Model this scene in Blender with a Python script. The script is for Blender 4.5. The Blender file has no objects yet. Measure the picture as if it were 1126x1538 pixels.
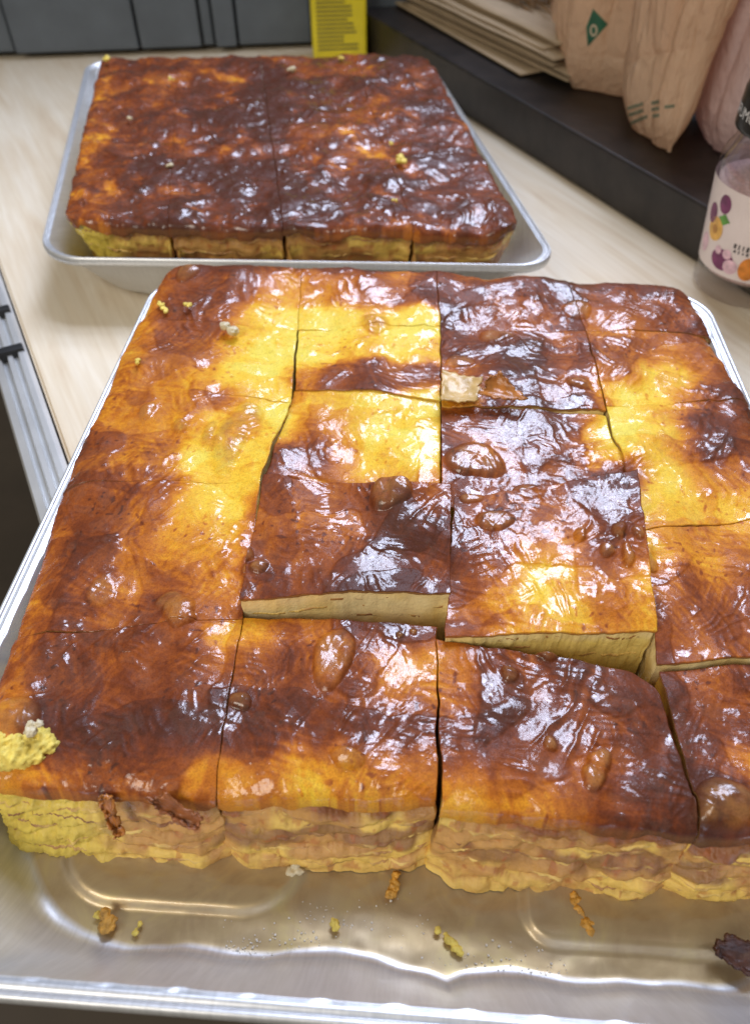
import bpy, bmesh, math, random
import numpy as np
from mathutils import Vector, Matrix
from mathutils.bvhtree import BVHTree

# ------------------------------------------------------------------ camera, world, lamps, exposure
SC = bpy.context.scene
COL = SC.collection
IW, IH, FPX, HOR = 1126.0, 1538.0, 1150.0, -467.0
CAMZ = 0.315
PITCH = math.atan((IH / 2 - HOR) / FPX)
YAW = math.atan(95 / math.hypot(FPX, IH / 2 - HOR))
cam_d = bpy.data.cameras.new('camera')
cam = bpy.data.objects.new('camera', cam_d); COL.objects.link(cam)
cam.location = (0, 0, CAMZ)
cam.rotation_euler = (math.pi / 2 - PITCH, 0, YAW)
cam_d.sensor_fit = 'VERTICAL'; cam_d.sensor_height = 36.0
cam_d.lens = FPX / IH * 36.0
cam_d.clip_start = 0.01; cam_d.clip_end = 50
cam_d.dof.use_dof = True
cam_d.dof.focus_distance = 0.335
cam_d.dof.aperture_fstop = 9.0
SC.camera = cam

W = bpy.data.worlds.new('World'); SC.world = W; W.use_nodes = True
bgn = W.node_tree.nodes['Background']
bgn.inputs[0].default_value = (1.0, 0.94, 0.85, 1); bgn.inputs[1].default_value = 0.29

def area(name, loc, target, sx, sy, power, color):
    l = bpy.data.lights.new(name, 'AREA'); l.shape = 'RECTANGLE'; l.size = sx; l.size_y = sy
    l.energy = power; l.color = color
    o = bpy.data.objects.new(name, l); COL.objects.link(o); o.location = loc
    o.rotation_euler = (Vector(target) - Vector(loc)).to_track_quat('-Z', 'Y').to_euler()
    return o
# a bright window high up beyond the table, three panes
for k, el in enumerate((43, 54, 65)):
    for az in (2, 22):
        e_, a_ = math.radians(el), math.radians(az); d_ = 2.0
        area('window_and_fill_light', (0.02 + d_ * math.cos(e_) * math.sin(a_), 0.30 + d_ * math.cos(e_) * math.cos(a_), 0.05 + d_ * math.sin(e_)), (0.02, 0.30, 0.05), 0.50, 0.30, 8.0, (0.67, 0.76, 1.0))
# added warm fill lamp, left behind the camera, to lighten the front faces
area('window_and_fill_light', (-0.9, -1.0, 1.25), (0, 0.35, 0.05), 0.9, 0.9, 17.0, (1.0, 0.92, 0.80))

SC.view_settings.view_transform = 'Standard'; SC.view_settings.look = 'None'
SC.view_settings.exposure = 0.12; SC.view_settings.gamma = 1.0
SC.view_settings.use_curve_mapping = False
SC.render.engine = 'CYCLES'
SC.cycles.use_denoising = True
SC.cycles.max_bounces = 8
SC.cycles.sample_clamp_indirect = 4.0

# ------------------------------------------------------------------ helpers
_c, _s = math.cos(PITCH), math.sin(PITCH)
_cz, _sz = math.cos(YAW), math.sin(YAW)
def ray(px, py):
    a, b = (px - IW / 2) / FPX, -(py - IH / 2) / FPX
    d0, d1, d2 = a, b * _s + _c, b * _c - _s
    return Vector((d0 * _cz - d1 * _sz, d0 * _sz + d1 * _cz, d2))
def at(px, py, z):
    """point of the place, at height z, that the photograph shows at this pixel"""
    d = ray(px, py); t = (z - CAMZ) / d[2]
    return np.array([d[0] * t, d[1] * t, z])

def _hash(ix, iy, seed):
    n = (ix.astype(np.int64) * 374761393 + iy.astype(np.int64) * 668265263 + int(seed) * 1442695041) & 0xFFFFFFFF
    n = ((n ^ (n >> 13)) * 1274126177) & 0xFFFFFFFF
    return (n ^ (n >> 16)) & 0xFFFF
_ang = np.arange(65536) * (2 * np.pi / 65536)
_GX, _GY = np.cos(_ang), np.sin(_ang)
def perlin(x, y, seed=0):
    x = np.asarray(x, float); y = np.asarray(y, float)
    ix, iy = np.floor(x), np.floor(y); fx, fy = x - ix, y - iy
    u, v = fx * fx * fx * (fx * (fx * 6 - 15) + 10), fy * fy * fy * (fy * (fy * 6 - 15) + 10)
    def g(a, b):
        h = _hash(ix + a, iy + b, seed); return _GX[h] * (fx - a) + _GY[h] * (fy - b)
    n0 = g(0, 0) * (1 - u) + g(1, 0) * u; n1 = g(0, 1) * (1 - u) + g(1, 1) * u
    return (n0 * (1 - v) + n1 * v) * 1.5
def fbm(x, y, seed=0, octv=4, gain=0.5):
    r = 0; a = 1.0; f = 1.0; t = 0
    for i in range(octv):
        r = r + a * perlin(x * f + 17.3 * i, y * f - 9.1 * i, seed + i); t += a; a *= gain; f *= 2.03
    return r / t
def sstep(a, b, x):
    t = np.clip((x - a) / (b - a), 0, 1); return t * t * (3 - 2 * t)

def mesh_np(name, verts, faces, mat, parent=None, smooth=True, col=None, extra=None):
    me = bpy.data.meshes.new(name)
    verts = np.asarray(verts, np.float32)
    if isinstance(faces, np.ndarray):
        nf, k = faces.shape
        me.vertices.add(len(verts)); me.vertices.foreach_set('co', verts.ravel())
        me.loops.add(nf * k); me.loops.foreach_set('vertex_index', faces.astype(np.int32).ravel())
        me.polygons.add(nf); me.polygons.foreach_set('loop_start', np.arange(0, nf * k, k, dtype=np.int32))
        me.polygons.foreach_set('loop_total', np.full(nf, k, dtype=np.int32))
    else:
        me.from_pydata(verts.tolist(), [], faces)
    if col is not None:
        at_ = me.attributes.new('col', 'FLOAT_COLOR', 'POINT')
        c4 = np.ones((len(verts), 4), np.float32); c4[:, :3] = np.clip(col, 0, 1); at_.data.foreach_set('color', c4.ravel())
    for k_, a in (extra or {}).items():
        at_ = me.attributes.new(k_, 'FLOAT', 'POINT'); at_.data.foreach_set('value', np.asarray(a, np.float32))
    me.update(calc_edges=True); me.validate()
    me.polygons.foreach_set('use_smooth', np.full(len(me.polygons), smooth))
    me.materials.append(mat)
    o = bpy.data.objects.new(name, me); COL.objects.link(o)
    if parent is not None: o.parent = parent
    return o
def bm_obj(name, bm, mat, parent=None, smooth=False):
    me = bpy.data.meshes.new(name); bm.normal_update(); bm.to_mesh(me); bm.free()
    if smooth: me.polygons.foreach_set('use_smooth', np.full(len(me.polygons), True))
    me.materials.append(mat)
    o = bpy.data.objects.new(name, me); COL.objects.link(o)
    if parent is not None: o.parent = parent
    return o
def empty(name, loc=(0, 0, 0)):
    o = bpy.data.objects.new(name, None); COL.objects.link(o); o.location = loc; o.empty_display_size = 0.02
    return o
def tag(o, label=None, cat=None, group=None, kind=None):
    if label: o['label'] = label
    if cat: o['category'] = cat
    if group: o['group'] = group
    if kind: o['kind'] = kind
    return o
def put(o, root):
    """parent a part built in world space under its thing"""
    o.parent = root; o.matrix_parent_inverse = Matrix.Translation(-Vector(root.location)); return o
def grid_faces(nu, nv, closed_u=False):
    """vertex (j over nv, i over nu) index j*nu+i"""
    iu = np.arange(nu if closed_u else nu - 1); jv = np.arange(nv - 1)
    I, J = np.meshgrid(iu, jv); I2 = (I + 1) % nu
    return np.stack([J * nu + I, J * nu + I2, (J + 1) * nu + I2, (J + 1) * nu + I], -1).reshape(-1, 4)
def box_bm(bm, c, sx, sy, sz, rot=0.0, bev=0.0):
    r = bmesh.ops.create_cube(bm, size=1)
    M = Matrix.Translation(c) @ Matrix.Rotation(rot, 4, 'Z') @ Matrix.Diagonal((sx, sy, sz, 1))
    bmesh.ops.transform(bm, matrix=M, verts=r['verts'])
    if bev > 0:
        es = list({e for v in r['verts'] for e in v.link_edges})
        bmesh.ops.bevel(bm, geom=es, offset=bev, segments=2, affect='EDGES', profile=0.6)

# ------------------------------------------------------------------ materials
def new_mat(name):
    m = bpy.data.materials.new(name); m.use_nodes = True
    nt = m.node_tree; return m, nt, nt.nodes['Principled BSDF']
def lk(nt, a, b): nt.links.new(a, b)
def nnode(nt, t, **kw):
    n = nt.nodes.new(t)
    for k, v in kw.items(): setattr(n, k, v)
    return n
def objcoord(nt, scale=(1, 1, 1), rot=(0, 0, 0)):
    tc = nnode(nt, 'ShaderNodeTexCoord'); mp = nnode(nt, 'ShaderNodeMapping')
    mp.inputs['Scale'].default_value = scale; mp.inputs['Rotation'].default_value = rot
    lk(nt, tc.outputs['Object'], mp.inputs['Vector']); return mp.outputs['Vector']
def noise(nt, vec, scale, detail=4, rough=0.55, dist=0.0):
    n = nnode(nt, 'ShaderNodeTexNoise'); n.inputs['Scale'].default_value = scale; n.inputs['Detail'].default_value = detail
    n.inputs['Roughness'].default_value = rough; n.inputs['Distortion'].default_value = dist
    lk(nt, vec, n.inputs['Vector']); return n.outputs['Fac']
def ramp(nt, fac, stops):
    r = nnode(nt, 'ShaderNodeValToRGB'); e = r.color_ramp.elements
    while len(e) < len(stops): e.new(0.5)
    for k, (p, c) in enumerate(stops):
        e[k].position = p; e[k].color = (*c, 1) if len(c) == 3 else c
    lk(nt, fac, r.inputs['Fac']); return r.outputs['Color']
def bump(nt, bsdf, h, strength, dist, prev=None):
    b = nnode(nt, 'ShaderNodeBump'); b.inputs['Strength'].default_value = strength; b.inputs['Distance'].default_value = dist
    lk(nt, h, b.inputs['Height'])
    if prev is not None: lk(nt, prev, b.inputs['Normal'])
    if bsdf is not None: lk(nt, b.outputs['Normal'], bsdf.inputs['Normal'])
    return b.outputs['Normal']
def mrange(nt, v, a, b, c, d):
    m = nnode(nt, 'ShaderNodeMapRange'); lk(nt, v, m.inputs[0])
    for i, x in enumerate((a, b, c, d)): m.inputs[i + 1].default_value = x
    return m.outputs[0]
def plain(name, color, rough=0.5, metallic=0.0, nscale=0, namp=0.12, bscale=0, bdist=0.0005, spec=0.5, trans=0.0, alpha=1.0):
    m, nt, p = new_mat(name)
    p.inputs['Base Color'].default_value = (*color, 1); p.inputs['Roughness'].default_value = rough
    p.inputs['Metallic'].default_value = metallic; p.inputs['Specular IOR Level'].default_value = spec
    p.inputs['Transmission Weight'].default_value = trans; p.inputs['Alpha'].default_value = alpha
    v = objcoord(nt)
    if nscale:
        f = noise(nt, v, nscale, 5)
        lo = tuple(max(0, c * (1 - namp)) for c in color); hi = tuple(min(1, c * (1 + namp)) for c in color)
        lk(nt, ramp(nt, f, [(0.3, lo), (0.7, hi)]), p.inputs['Base Color'])
    if bscale: bump(nt, p, noise(nt, v, bscale, 5), 0.6, bdist)
    return m

def mat_crust(name, bscale=1.0):
    m, nt, p = new_mat(name)
    a = nnode(nt, 'ShaderNodeAttribute', attribute_name='col'); g = nnode(nt, 'ShaderNodeAttribute', attribute_name='gloss')
    lk(nt, a.outputs['Color'], p.inputs['Base Color'])
    v = objcoord(nt)
    n1 = noise(nt, v, 560, 3, 0.55, 0.8); n2 = noise(nt, v, 1500, 3, 0.6)
    n3 = noise(nt, v, 60, 3)
    rg = nnode(nt, 'ShaderNodeMath', operation='MULTIPLY_ADD'); lk(nt, g.outputs['Fac'], rg.inputs[0]); rg.inputs[1].default_value = -0.22; rg.inputs[2].default_value = 0.58
    lk(nt, rg.outputs[0], p.inputs['Roughness'])
    p.inputs['Specular IOR Level'].default_value = 0.18
    cw = nnode(nt, 'ShaderNodeMath', operation='ADD'); lk(nt, g.outputs['Fac'], cw.inputs[0]); lk(nt, mrange(nt, noise(nt, v, 130, 6, 0.66, 0.5), 0.3, 0.7, -0.80, 0.80), cw.inputs[1])
    lk(nt, mrange(nt, cw.outputs[0], 0.36, 0.52, 0.05, 1.0), p.inputs['Coat Weight'])
    p.inputs['Coat Roughness'].default_value = 0.065; p.inputs['Coat IOR'].default_value = 1.53
    msk = nnode(nt, 'ShaderNodeMath', operation='MULTIPLY'); lk(nt, n1, msk.inputs[0]); lk(nt, mrange(nt, noise(nt, v, 38, 2), 0.38, 0.62, 0.25, 1.3), msk.inputs[1])
    gm = nnode(nt, 'ShaderNodeMix', data_type='RGBA', blend_type='MULTIPLY'); gm.inputs[0].default_value = 0.55; lk(nt, a.outputs['Color'], gm.inputs[6]); lk(nt, ramp(nt, n2, [(0.36, (0.62, 0.55, 0.5)), (0.56, (1.12, 1.12, 1.12))]), gm.inputs[7]); lk(nt, gm.outputs[2], p.inputs['Base Color'])
    b1 = bump(nt, None, msk.outputs[0], 1.0, 0.00015 * bscale); b2 = bump(nt, p, n2, 1.0, 0.00012 * bscale, b1)
    lk(nt, b1, p.inputs['Coat Normal'])
    return m
def mat_fill(name='filling', zs=4.5, amt=0.6, b0=0.5):
    m, nt, p = new_mat(name)
    a = nnode(nt, 'ShaderNodeAttribute', attribute_name='col'); g = nnode(nt, 'ShaderNodeAttribute', attribute_name='gloss')
    v = objcoord(nt)
    mx = nnode(nt, 'ShaderNodeMix', data_type='RGBA', blend_type='MULTIPLY'); mx.inputs[0].default_value = amt
    lk(nt, a.outputs['Color'], mx.inputs[6]); lk(nt, ramp(nt, noise(nt, objcoord(nt, (1, 1, zs)), 110, 6, 0.65, 0.4), [(0.3, (0.60, 0.50, 0.40)), (0.5, (0.95, 0.93, 0.9)), (0.62, (1.08, 1.08, 1.05))]), mx.inputs[7])
    lk(nt, mx.outputs[2], p.inputs['Base Color'])
    lk(nt, mrange(nt, g.outputs['Fac'], 0, 1, 0.42, 0.2), p.inputs['Roughness'])
    p.inputs['Specular IOR Level'].default_value = 0.45
    b_1 = bump(nt, None, noise(nt, objcoord(nt, (1, 1, zs)), 130, 5, 0.65), b0, 0.0014); bump(nt, p, noise(nt, v, 700, 4, 0.65), 0.5, 0.0008, b_1)
    return m
M_CRUST = mat_crust('baked_crust'); M_CRUST_B = mat_crust('baked_crust_rear', 1.3); M_FILL = mat_fill('filling', 2.2, 0.5, 0.35); M_FILL_IN = mat_fill('filling_cut', 0.8, 0.35, 0.35)

def mat_foil():
    m, nt, p = new_mat('aluminium_foil')
    p.inputs['Metallic'].default_value = 0.62
    v = objcoord(nt)
    f = nnode(nt, 'ShaderNodeAttribute', attribute_name='film')
    vs = objcoord(nt, (900, 12, 60)); st = noise(nt, vs, 1.0, 4)
    film = nnode(nt, 'ShaderNodeMix', data_type='RGBA'); lk(nt, f.outputs['Fac'], film.inputs[0])
    lk(nt, ramp(nt, st, [(0.3, (0.60, 0.61, 0.62)), (0.7, (0.70, 0.71, 0.72))]), film.inputs[6])
    lk(nt, ramp(nt, noise(nt, v, 45, 4, 0.6, 1.0), [(0.3, (0.44, 0.34, 0.21)), (0.55, (0.55, 0.45, 0.28)), (0.72, (0.62, 0.53, 0.28))]), film.inputs[7])
    lk(nt, film.outputs[2], p.inputs['Base Color'])
    fc_ = nnode(nt, 'ShaderNodeMath', operation='MULTIPLY'); lk(nt, f.outputs['Fac'], fc_.inputs[0]); fc_.inputs[1].default_value = 0.9; lk(nt, fc_.outputs[0], p.inputs['Coat Weight']); p.inputs['Coat Roughness'].default_value = 0.06; p.inputs['Coat Tint'].default_value = (1.0, 0.93, 0.80, 1)
    r = nnode(nt, 'ShaderNodeMath', operation='MULTIPLY_ADD'); lk(nt, st, r.inputs[0]); r.inputs[1].default_value = 0.16; r.inputs[2].default_value = 0.30
    lk(nt, r.outputs[0], p.inputs['Roughness'])
    b1 = bump(nt, None, noise(nt, v, 28, 3), 0.5, 0.0018); bump(nt, p, st, 0.12, 0.0002, b1)
    return m
M_FOIL = mat_foil()

def mat_wood(angle):
    m, nt, p = new_mat('pale_wood')
    v = objcoord(nt, (1, 1, 1), (0, 0, -angle))
    mp = nnode(nt, 'ShaderNodeMapping'); mp.inputs['Scale'].default_value = (3.0, 26, 1); lk(nt, v, mp.inputs['Vector'])
    g1 = noise(nt, mp.outputs['Vector'], 1.4, 6, 0.6, 1.2)
    mp2 = nnode(nt, 'ShaderNodeMapping'); mp2.inputs['Scale'].default_value = (12, 260, 1); lk(nt, v, mp2.inputs['Vector'])
    g2 = noise(nt, mp2.outputs['Vector'], 1.0, 3)
    big = noise(nt, v, 5, 3)
    mx = nnode(nt, 'ShaderNodeMix', data_type='RGBA', blend_type='MULTIPLY'); mx.inputs[0].default_value = 0.7
    lk(nt, ramp(nt, g1, [(0.25, (0.70, 0.57, 0.41)), (0.45, (0.79, 0.69, 0.53)), (0.62, (0.84, 0.76, 0.62)), (0.8, (0.76, 0.65, 0.48))]), mx.inputs[6])
    lk(nt, ramp(nt, g2, [(0.3, (0.86, 0.82, 0.76)), (0.7, (1, 1, 1))]), mx.inputs[7])
    mx2 = nnode(nt, 'ShaderNodeMix', data_type='RGBA', blend_type='MULTIPLY'); mx2.inputs[0].default_value = 0.6
    lk(nt, mx.outputs[2], mx2.inputs[6]); lk(nt, ramp(nt, big, [(0.35, (0.88, 0.82, 0.76)), (0.6, (1, 1, 1))]), mx2.inputs[7])
    lk(nt, mx2.outputs[2], p.inputs['Base Color'])
    p.inputs['Roughness'].default_value = 0.34; p.inputs['Specular IOR Level'].default_value = 0.45
    bump(nt, p, g2, 0.15, 0.0003)
    return m

# ------------------------------------------------------------------ table, ledge, floor, background
E1 = at(0, 400, 0)[:2]; E2 = at(95, 670, 0)[:2]
edir = (E2 - E1) / np.linalg.norm(E2 - E1)                 # along the table, towards the camera
enor = np.array([-edir[1], edir[0]])                       # towards the right
if enor[0] < 0: enor = -enor
T_ANG = math.atan2(edir[1], edir[0])
M_WOOD = mat_wood(T_ANG)
def tpt(u, v): return E1 + edir * u + enor * v            # u along the edge, v across the table
LEDGE_V = float(np.dot(at(960, 342, 0)[:2] - E1, enor))
bm = bmesh.new()
pts = [tpt(-0.95, 0), tpt(0.55, 0), tpt(0.55, 1.1), tpt(-0.95, 1.1)]
top = [bm.verts.new((*p, 0)) for p in pts]; bot = [bm.verts.new((*p, -0.028)) for p in pts]
bm.faces.new(top[::1]); bm.faces.new(bot[::-1])
for i in range(4):
    j = (i + 1) % 4; bm.faces.new((top[i], bot[i], bot[j], top[j]))
bmesh.ops.recalc_face_normals(bm, faces=bm.faces[:])
bmesh.ops.bevel(bm, geom=[e for e in bm.edges], offset=0.002, segments=2, affect='EDGES')
table = empty('table', (0, 0.5, -0.028))
put(bm_obj('table_top', bm, M_WOOD), table)
# aluminium rail with grooves along the table edge
M_ALU = plain('brushed_aluminium', (0.72, 0.73, 0.73), 0.38, 0.65, 30, 0.08)
M_BLK = plain('black_plastic', (0.012, 0.012, 0.013), 0.45, 0, 60, 0.2)
prof = [(0.0, -0.004), (-0.003, -0.002), (-0.006, -0.002), (-0.007, -0.006), (-0.0095, -0.006), (-0.0105, -0.003), (-0.0135, -0.003), (-0.0145, -0.008), (-0.0175, -0.008),
        (-0.0185, -0.004), (-0.023, -0.005), (-0.0245, -0.009), (-0.0245, -0.030), (0.0, -0.030)]
us = np.linspace(-0.95, 0.53, 40); V = []; n = len(prof)
for u in us:
    for (v, z) in prof: V.append((*tpt(u, v - 0.0015), z))
F = []
for a in range(len(us) - 1):
    for b in range(n): F.append((a * n + b, a * n + (b + 1) % n, (a + 1) * n + (b + 1) % n, (a + 1) * n + b))
rail = put(mesh_np('edge_rail', V, F, M_ALU, smooth=False), table)
for (px, py) in ((8, 470), (17, 531)):
    p = at(px, py, -0.004)[:2]; u = float(np.dot(p - E1, edir))
    bm = bmesh.new(); c = tpt(u, -0.020); box_bm(bm, (c[0], c[1], -0.004), 0.0075, 0.034, 0.009, T_ANG, 0.001)
    put(bm_obj('rail_clip', bm, M_BLK), table)
for u, v in ((-0.8, 0.08), (0.45, 0.10)):
    bm = bmesh.new(); c = tpt(u, v); box_bm(bm, (c[0], c[1], -0.369), 0.05, 0.05, 0.68, T_ANG, 0.003); put(bm_obj('leg', bm, M_ALU), table)
tag(table, 'pale wooden table with a grooved metal rail along its left edge', 'table')

M_FLOOR = plain('dark_floor', (0.06, 0.045, 0.03), 0.6, 0, 3, 0.4)
bm = bmesh.new(); bmesh.ops.create_grid(bm, x_segments=1, y_segments=1, size=3.0); bmesh.ops.translate(bm, vec=(0, 0.5, -0.71), verts=bm.verts)
tag(bm_obj('floor', bm, M_FLOOR), kind='structure')
# pale metal cabinet body low down at the left
M_GREYM = plain('grey_sheet_metal', (0.45, 0.44, 0.42), 0.5, 0.3, 12, 0.15)

# dark ledge board standing on the table
M_LEDGE = plain('dark_stained_wood', (0.016, 0.012, 0.010), 0.42, 0, 40, 0.5, 90, 0.0006)
le = empty('dark_ledge', (0.25, 0.8, 0))
u0 = float(np.dot(at(548, 72, 0)[:2] - E1, edir))
bm = bmesh.new(); c = tpt((u0 + 0.5) / 2, LEDGE_V + 0.30)
box_bm(bm, (c[0], c[1], 0.0225), 0.5 - u0, 0.60, 0.043, T_ANG, 0.0025)
put(bm_obj('board', bm, M_LEDGE, smooth=False), le)
tag(le, 'thick black-brown board lying along the right side of the table', 'board')
LZ = 0.0445
# blue-grey cabinet behind the table
M_CAB = plain('blue_grey_paint', (0.10, 0.12, 0.145), 0.5, 0, 25, 0.12, 300, 0.0003)
M_CAB2 = plain('dark_grey_gap', (0.02, 0.022, 0.025), 0.6)
C0 = at(0, 95, 0)[:2]; C1 = at(130, 90, 0)[:2]; cdir = (C1 - C0) / np.linalg.norm(C1 - C0); cang = math.atan2(cdir[1], cdir[0]); cn = np.array([-cdir[1], cdir[0]])
def cab_u(px, py=60):
    d = ray(px, py); o2 = np.array([0.0, 0.0]); D = np.array([d[0], d[1]])
    A = np.array([[D[0], -cdir[0]], [D[1], -cdir[1]]]); t = np.linalg.solve(A, C0 - o2); return float(t[1])
cab = empty('grey_cabinet', (*(C0 + cdir * 0.2 + cn * 0.15), 0.0015))
bm = bmesh.new(); c = C0 + cdir * 0.25 + cn * 0.17; box_bm(bm, (c[0], c[1], 0.30), 1.9, 0.30, 0.59, cang, 0.004)
put(bm_obj('carcass', bm, M_CAB2), cab)
edges = [-0.65, cab_u(14), cab_u(207), cab_u(303), cab_u(322), cab_u(357), cab_u(470), 1.1]
depth = [0.004, 0.012, 0.0105, 0.006, 0.015, 0.010, 0.010]
for a, b, dp in zip(edges[:-1], edges[1:], depth):
    bm = bmesh.new(); c = C0 + cdir * (a + b) / 2 + cn * (0.02 - dp / 2)
    box_bm(bm, (c[0], c[1], 0.30), (b - a) - 0.003, dp, 0.586, cang, 0.0025)
    put(bm_obj('door_panel', bm, M_CAB), cab)
tag(cab, 'blue-grey panelled cabinet standing behind the far end of the table', 'cabinet')

# ------------------------------------------------------------------ foil trays
def tray_mesh(w, d, front_detail):
    """local: x 0..w, y 0..d; returns verts, faces, film"""
    prof = [(0.0030, 0.0385), (0.0008, 0.0390), (0.0, 0.0412), (0.0, 0.0438), (0.0007, 0.0452), (0.0016, 0.0455), (0.0024, 0.0450), (0.0029, 0.0432), (0.0034, 0.0440), (0.0045, 0.0442), (0.0057, 0.0443), (0.0060, 0.0424), (0.0066, 0.0437), (0.0072, 0.0427)]
    for k in range(1, 13):
        f = k / 12; prof.append((0.0072 + 0.0158 * f, 0.0425 - 0.0365 * f))
    prof += [(0.0238, 0.0043), (0.0248, 0.0032), (0.0262, 0.0026), (0.0280, 0.0024)]
    o = 0.0290
    while o < 0.085: prof.append((o, 0.0024)); o += 0.0012 if front_detail else 0.004
    if not front_detail: prof = [(o_ * 0.62 if o_ <= 0.0073 else 0.0045 + (o_ - 0.0072) * 1.0 * (0.0208 / 0.0181) if o_ < 0.0255 else o_, z_) for o_, z_ in prof]
    nc, nx, ny = 28, (260 if front_detail else 60), (200 if front_detail else 60)
    V = []; film = []
    for (o, z) in prof:
        fr = min(max((o - 0.006) / 0.019, 0), 1); rad = 0.030 + 0.022 * fr
        rad = max(rad - max(o - 0.03, 0) * 0.5, 0.012)
        x0, x1, y0, y1 = o, w - o, o, d - o; P = []
        def arc(cx, cy, a0):
            for k in range(nc): a = a0 + (math.pi / 2) * k / (nc - 1); P.append((cx + rad * math.cos(a), cy + rad * math.sin(a)))
        arc(x0 + rad, y0 + rad, math.pi)
        for k in range(1, nx): P.append((x0 + rad + (x1 - x0 - 2 * rad) * k / nx, y0))
        arc(x1 - rad, y0 + rad, 1.5 * math.pi)
        for k in range(1, ny): P.append((x1, y0 + rad + (y1 - y0 - 2 * rad) * k / ny))
        arc(x1 - rad, y1 - rad, 0)
        for k in range(1, nx): P.append((x1 - rad - (x1 - x0 - 2 * rad) * k / nx, y1))
        arc(x0 + rad, y1 - rad, math.pi / 2)
        for k in range(1, ny): P.append((x0, y1 - rad - (y1 - y0 - 2 * rad) * k / ny))
        P = np.array(P); npt = len(P); Z = np.full(npt, z)
        cxy = np.array([w / 2, d / 2]); inw = np.zeros_like(P)
        inw[:, 0] = np.where(P[:, 0] < w * 0.25, np.clip(1 - (P[:, 0] - x0) / 0.03, 0, 1), 0) - np.where(P[:, 0] > w * 0.75, np.clip(1 - (x1 - P[:, 0]) / 0.03, 0, 1), 0)
        inw[:, 1] = np.where(P[:, 1] < d * 0.25, np.clip(1 - (P[:, 1] - y0) / 0.03, 0, 1), 0) - np.where(P[:, 1] > d * 0.75, np.clip(1 - (y1 - P[:, 1]) / 0.03, 0, 1), 0)
        arcl = np.concatenate([[0], np.cumsum(np.linalg.norm(np.diff(P, axis=0), axis=1))])
        # crimps along the inner line of the rim
        if 0.00605 < o < 0.0075:
            ph = (arcl / 0.022) % 1.0; cr = np.exp(-((ph - 0.5) / 0.13) ** 2) * (0.5 + 0.7 * perlin(arcl / 0.03, arcl * 0 + 0.7, 8))
            P = P + inw * (cr * 0.0010)[:, None]; Z = Z - cr * 0.0009
        # dents of the thin wall
        if o > 0.0078:
            fw = min((o - 0.0078) / 0.013, 1.0); fz = fw if z > 0.003 else max(0, 1 - (o - 0.028) / 0.016)
            wob = 0.0016 * perlin(arcl / 0.030, np.full(npt, 3.3), 5) + 0.0005 * perlin(arcl / 0.011, np.full(npt, o * 40), 6)
            if front_detail:
                fm = (P[:, 1] < y0 + 0.004)
                xx = P[:, 0]
                wob = wob + fm * (0.0032 * np.exp(-((xx - 0.158) / 0.020) ** 2) - 0.0036 * np.exp(-(np.abs(xx - 0.1945) / 0.0075) ** 1.3) + 0.0012 * np.exp(-((xx - 0.222) / 0.010) ** 2) + 0.003 * np.exp(-((xx - 0.315) / 0.012) ** 2))
                Z = Z + fm * np.exp(-(np.abs(xx - 0.1945) / 0.0016)) * 0.0009 * math.sin(math.pi * min(fw, 1.0)) * (z > 0.004)
            P = P + inw * (wob * fz)[:, None]
        f_ = np.zeros(npt)
        if z < 0.0045:
            # pressed panels and channel of the floor
            if front_detail:
                def panel(xa, xb, ya, yb, r):
                    qx = np.abs(P[:, 0] - (xa + xb) / 2) - (xb - xa) / 2 + r; qy = np.abs(P[:, 1] - (ya + yb) / 2) - (yb - ya) / 2 + r
                    sd = np.hypot(np.maximum(qx, 0), np.maximum(qy, 0)) + np.minimum(np.maximum(qx, qy), 0) - r
                    return 1 - sstep(-0.0035, 0.001, sd)
                Z = Z + 0.0026 * np.maximum(panel(0.043, 0.142, 0.0385, 0.20, 0.026), panel(0.222, 0.330, 0.0355, 0.20, 0.012))
                Z = Z + 0.0006 * fbm(P[:, 0] / 0.03, P[:, 1] / 0.02, 9, 3)
            nn = fbm(P[:, 0] / 0.05, P[:, 1] / 0.025, 11, 3)
            f_ = np.clip((1.0 + 0.35 * nn), 0, 1) * sstep(0.0262, 0.0274, o - 0.0 * P[:, 1]) * sstep(0.024, 0.027, np.minimum(P[:, 0], w - P[:, 0]))
        V.append(np.column_stack([P, Z])); film.append(f_)
    npt = len(V[0]); V = np.concatenate(V); film = np.concatenate(film)
    faces = [tuple(f) for f in grid_faces(npt, len(prof), True)]
    faces.append(tuple(range((len(prof) - 1) * npt, len(prof) * npt)))
    return V, faces, film
def bilerp(corn, s, t):
    a, b, c, d = [np.asarray(q, float) for q in corn]     # FL FR BR BL
    s = s[:, None]; t = t[:, None]
    return a * (1 - s) * (1 - t) + b * s * (1 - t) + c * s * t + d * (1 - s) * t
TW, TD = 0.3625, 0.4155
def build_tray(corners, detail, label):
    V, Fc, film = tray_mesh(TW, TD, detail)
    XY = bilerp([c[:2] for c in corners], V[:, 0] / TW, V[:, 1] / TD)
    W3 = np.column_stack([XY, V[:, 2] + 0.0006])
    o = mesh_np('foil_tray', W3, Fc, M_FOIL, extra={'film': film})
    sm = o.modifiers.new('thickness', 'SOLIDIFY'); sm.thickness = 0.00025; sm.offset = -1
    return tag(o, label, 'tray', 'foil baking trays')
FT = [(-0.1725, 0.0435), (0.190, 0.0400), (0.190, 0.460), (-0.1725, 0.460)]
BT = [(-0.2620, 0.4780), (0.1018, 0.4870), (0.0080, 0.9030), (-0.3570, 0.8880)]
build_tray(FT, True, 'shiny foil tray in front, with bare greasy metal along its near side')
build_tray(BT, False, 'foil tray standing behind, holding the uniformly dark pie')

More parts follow.
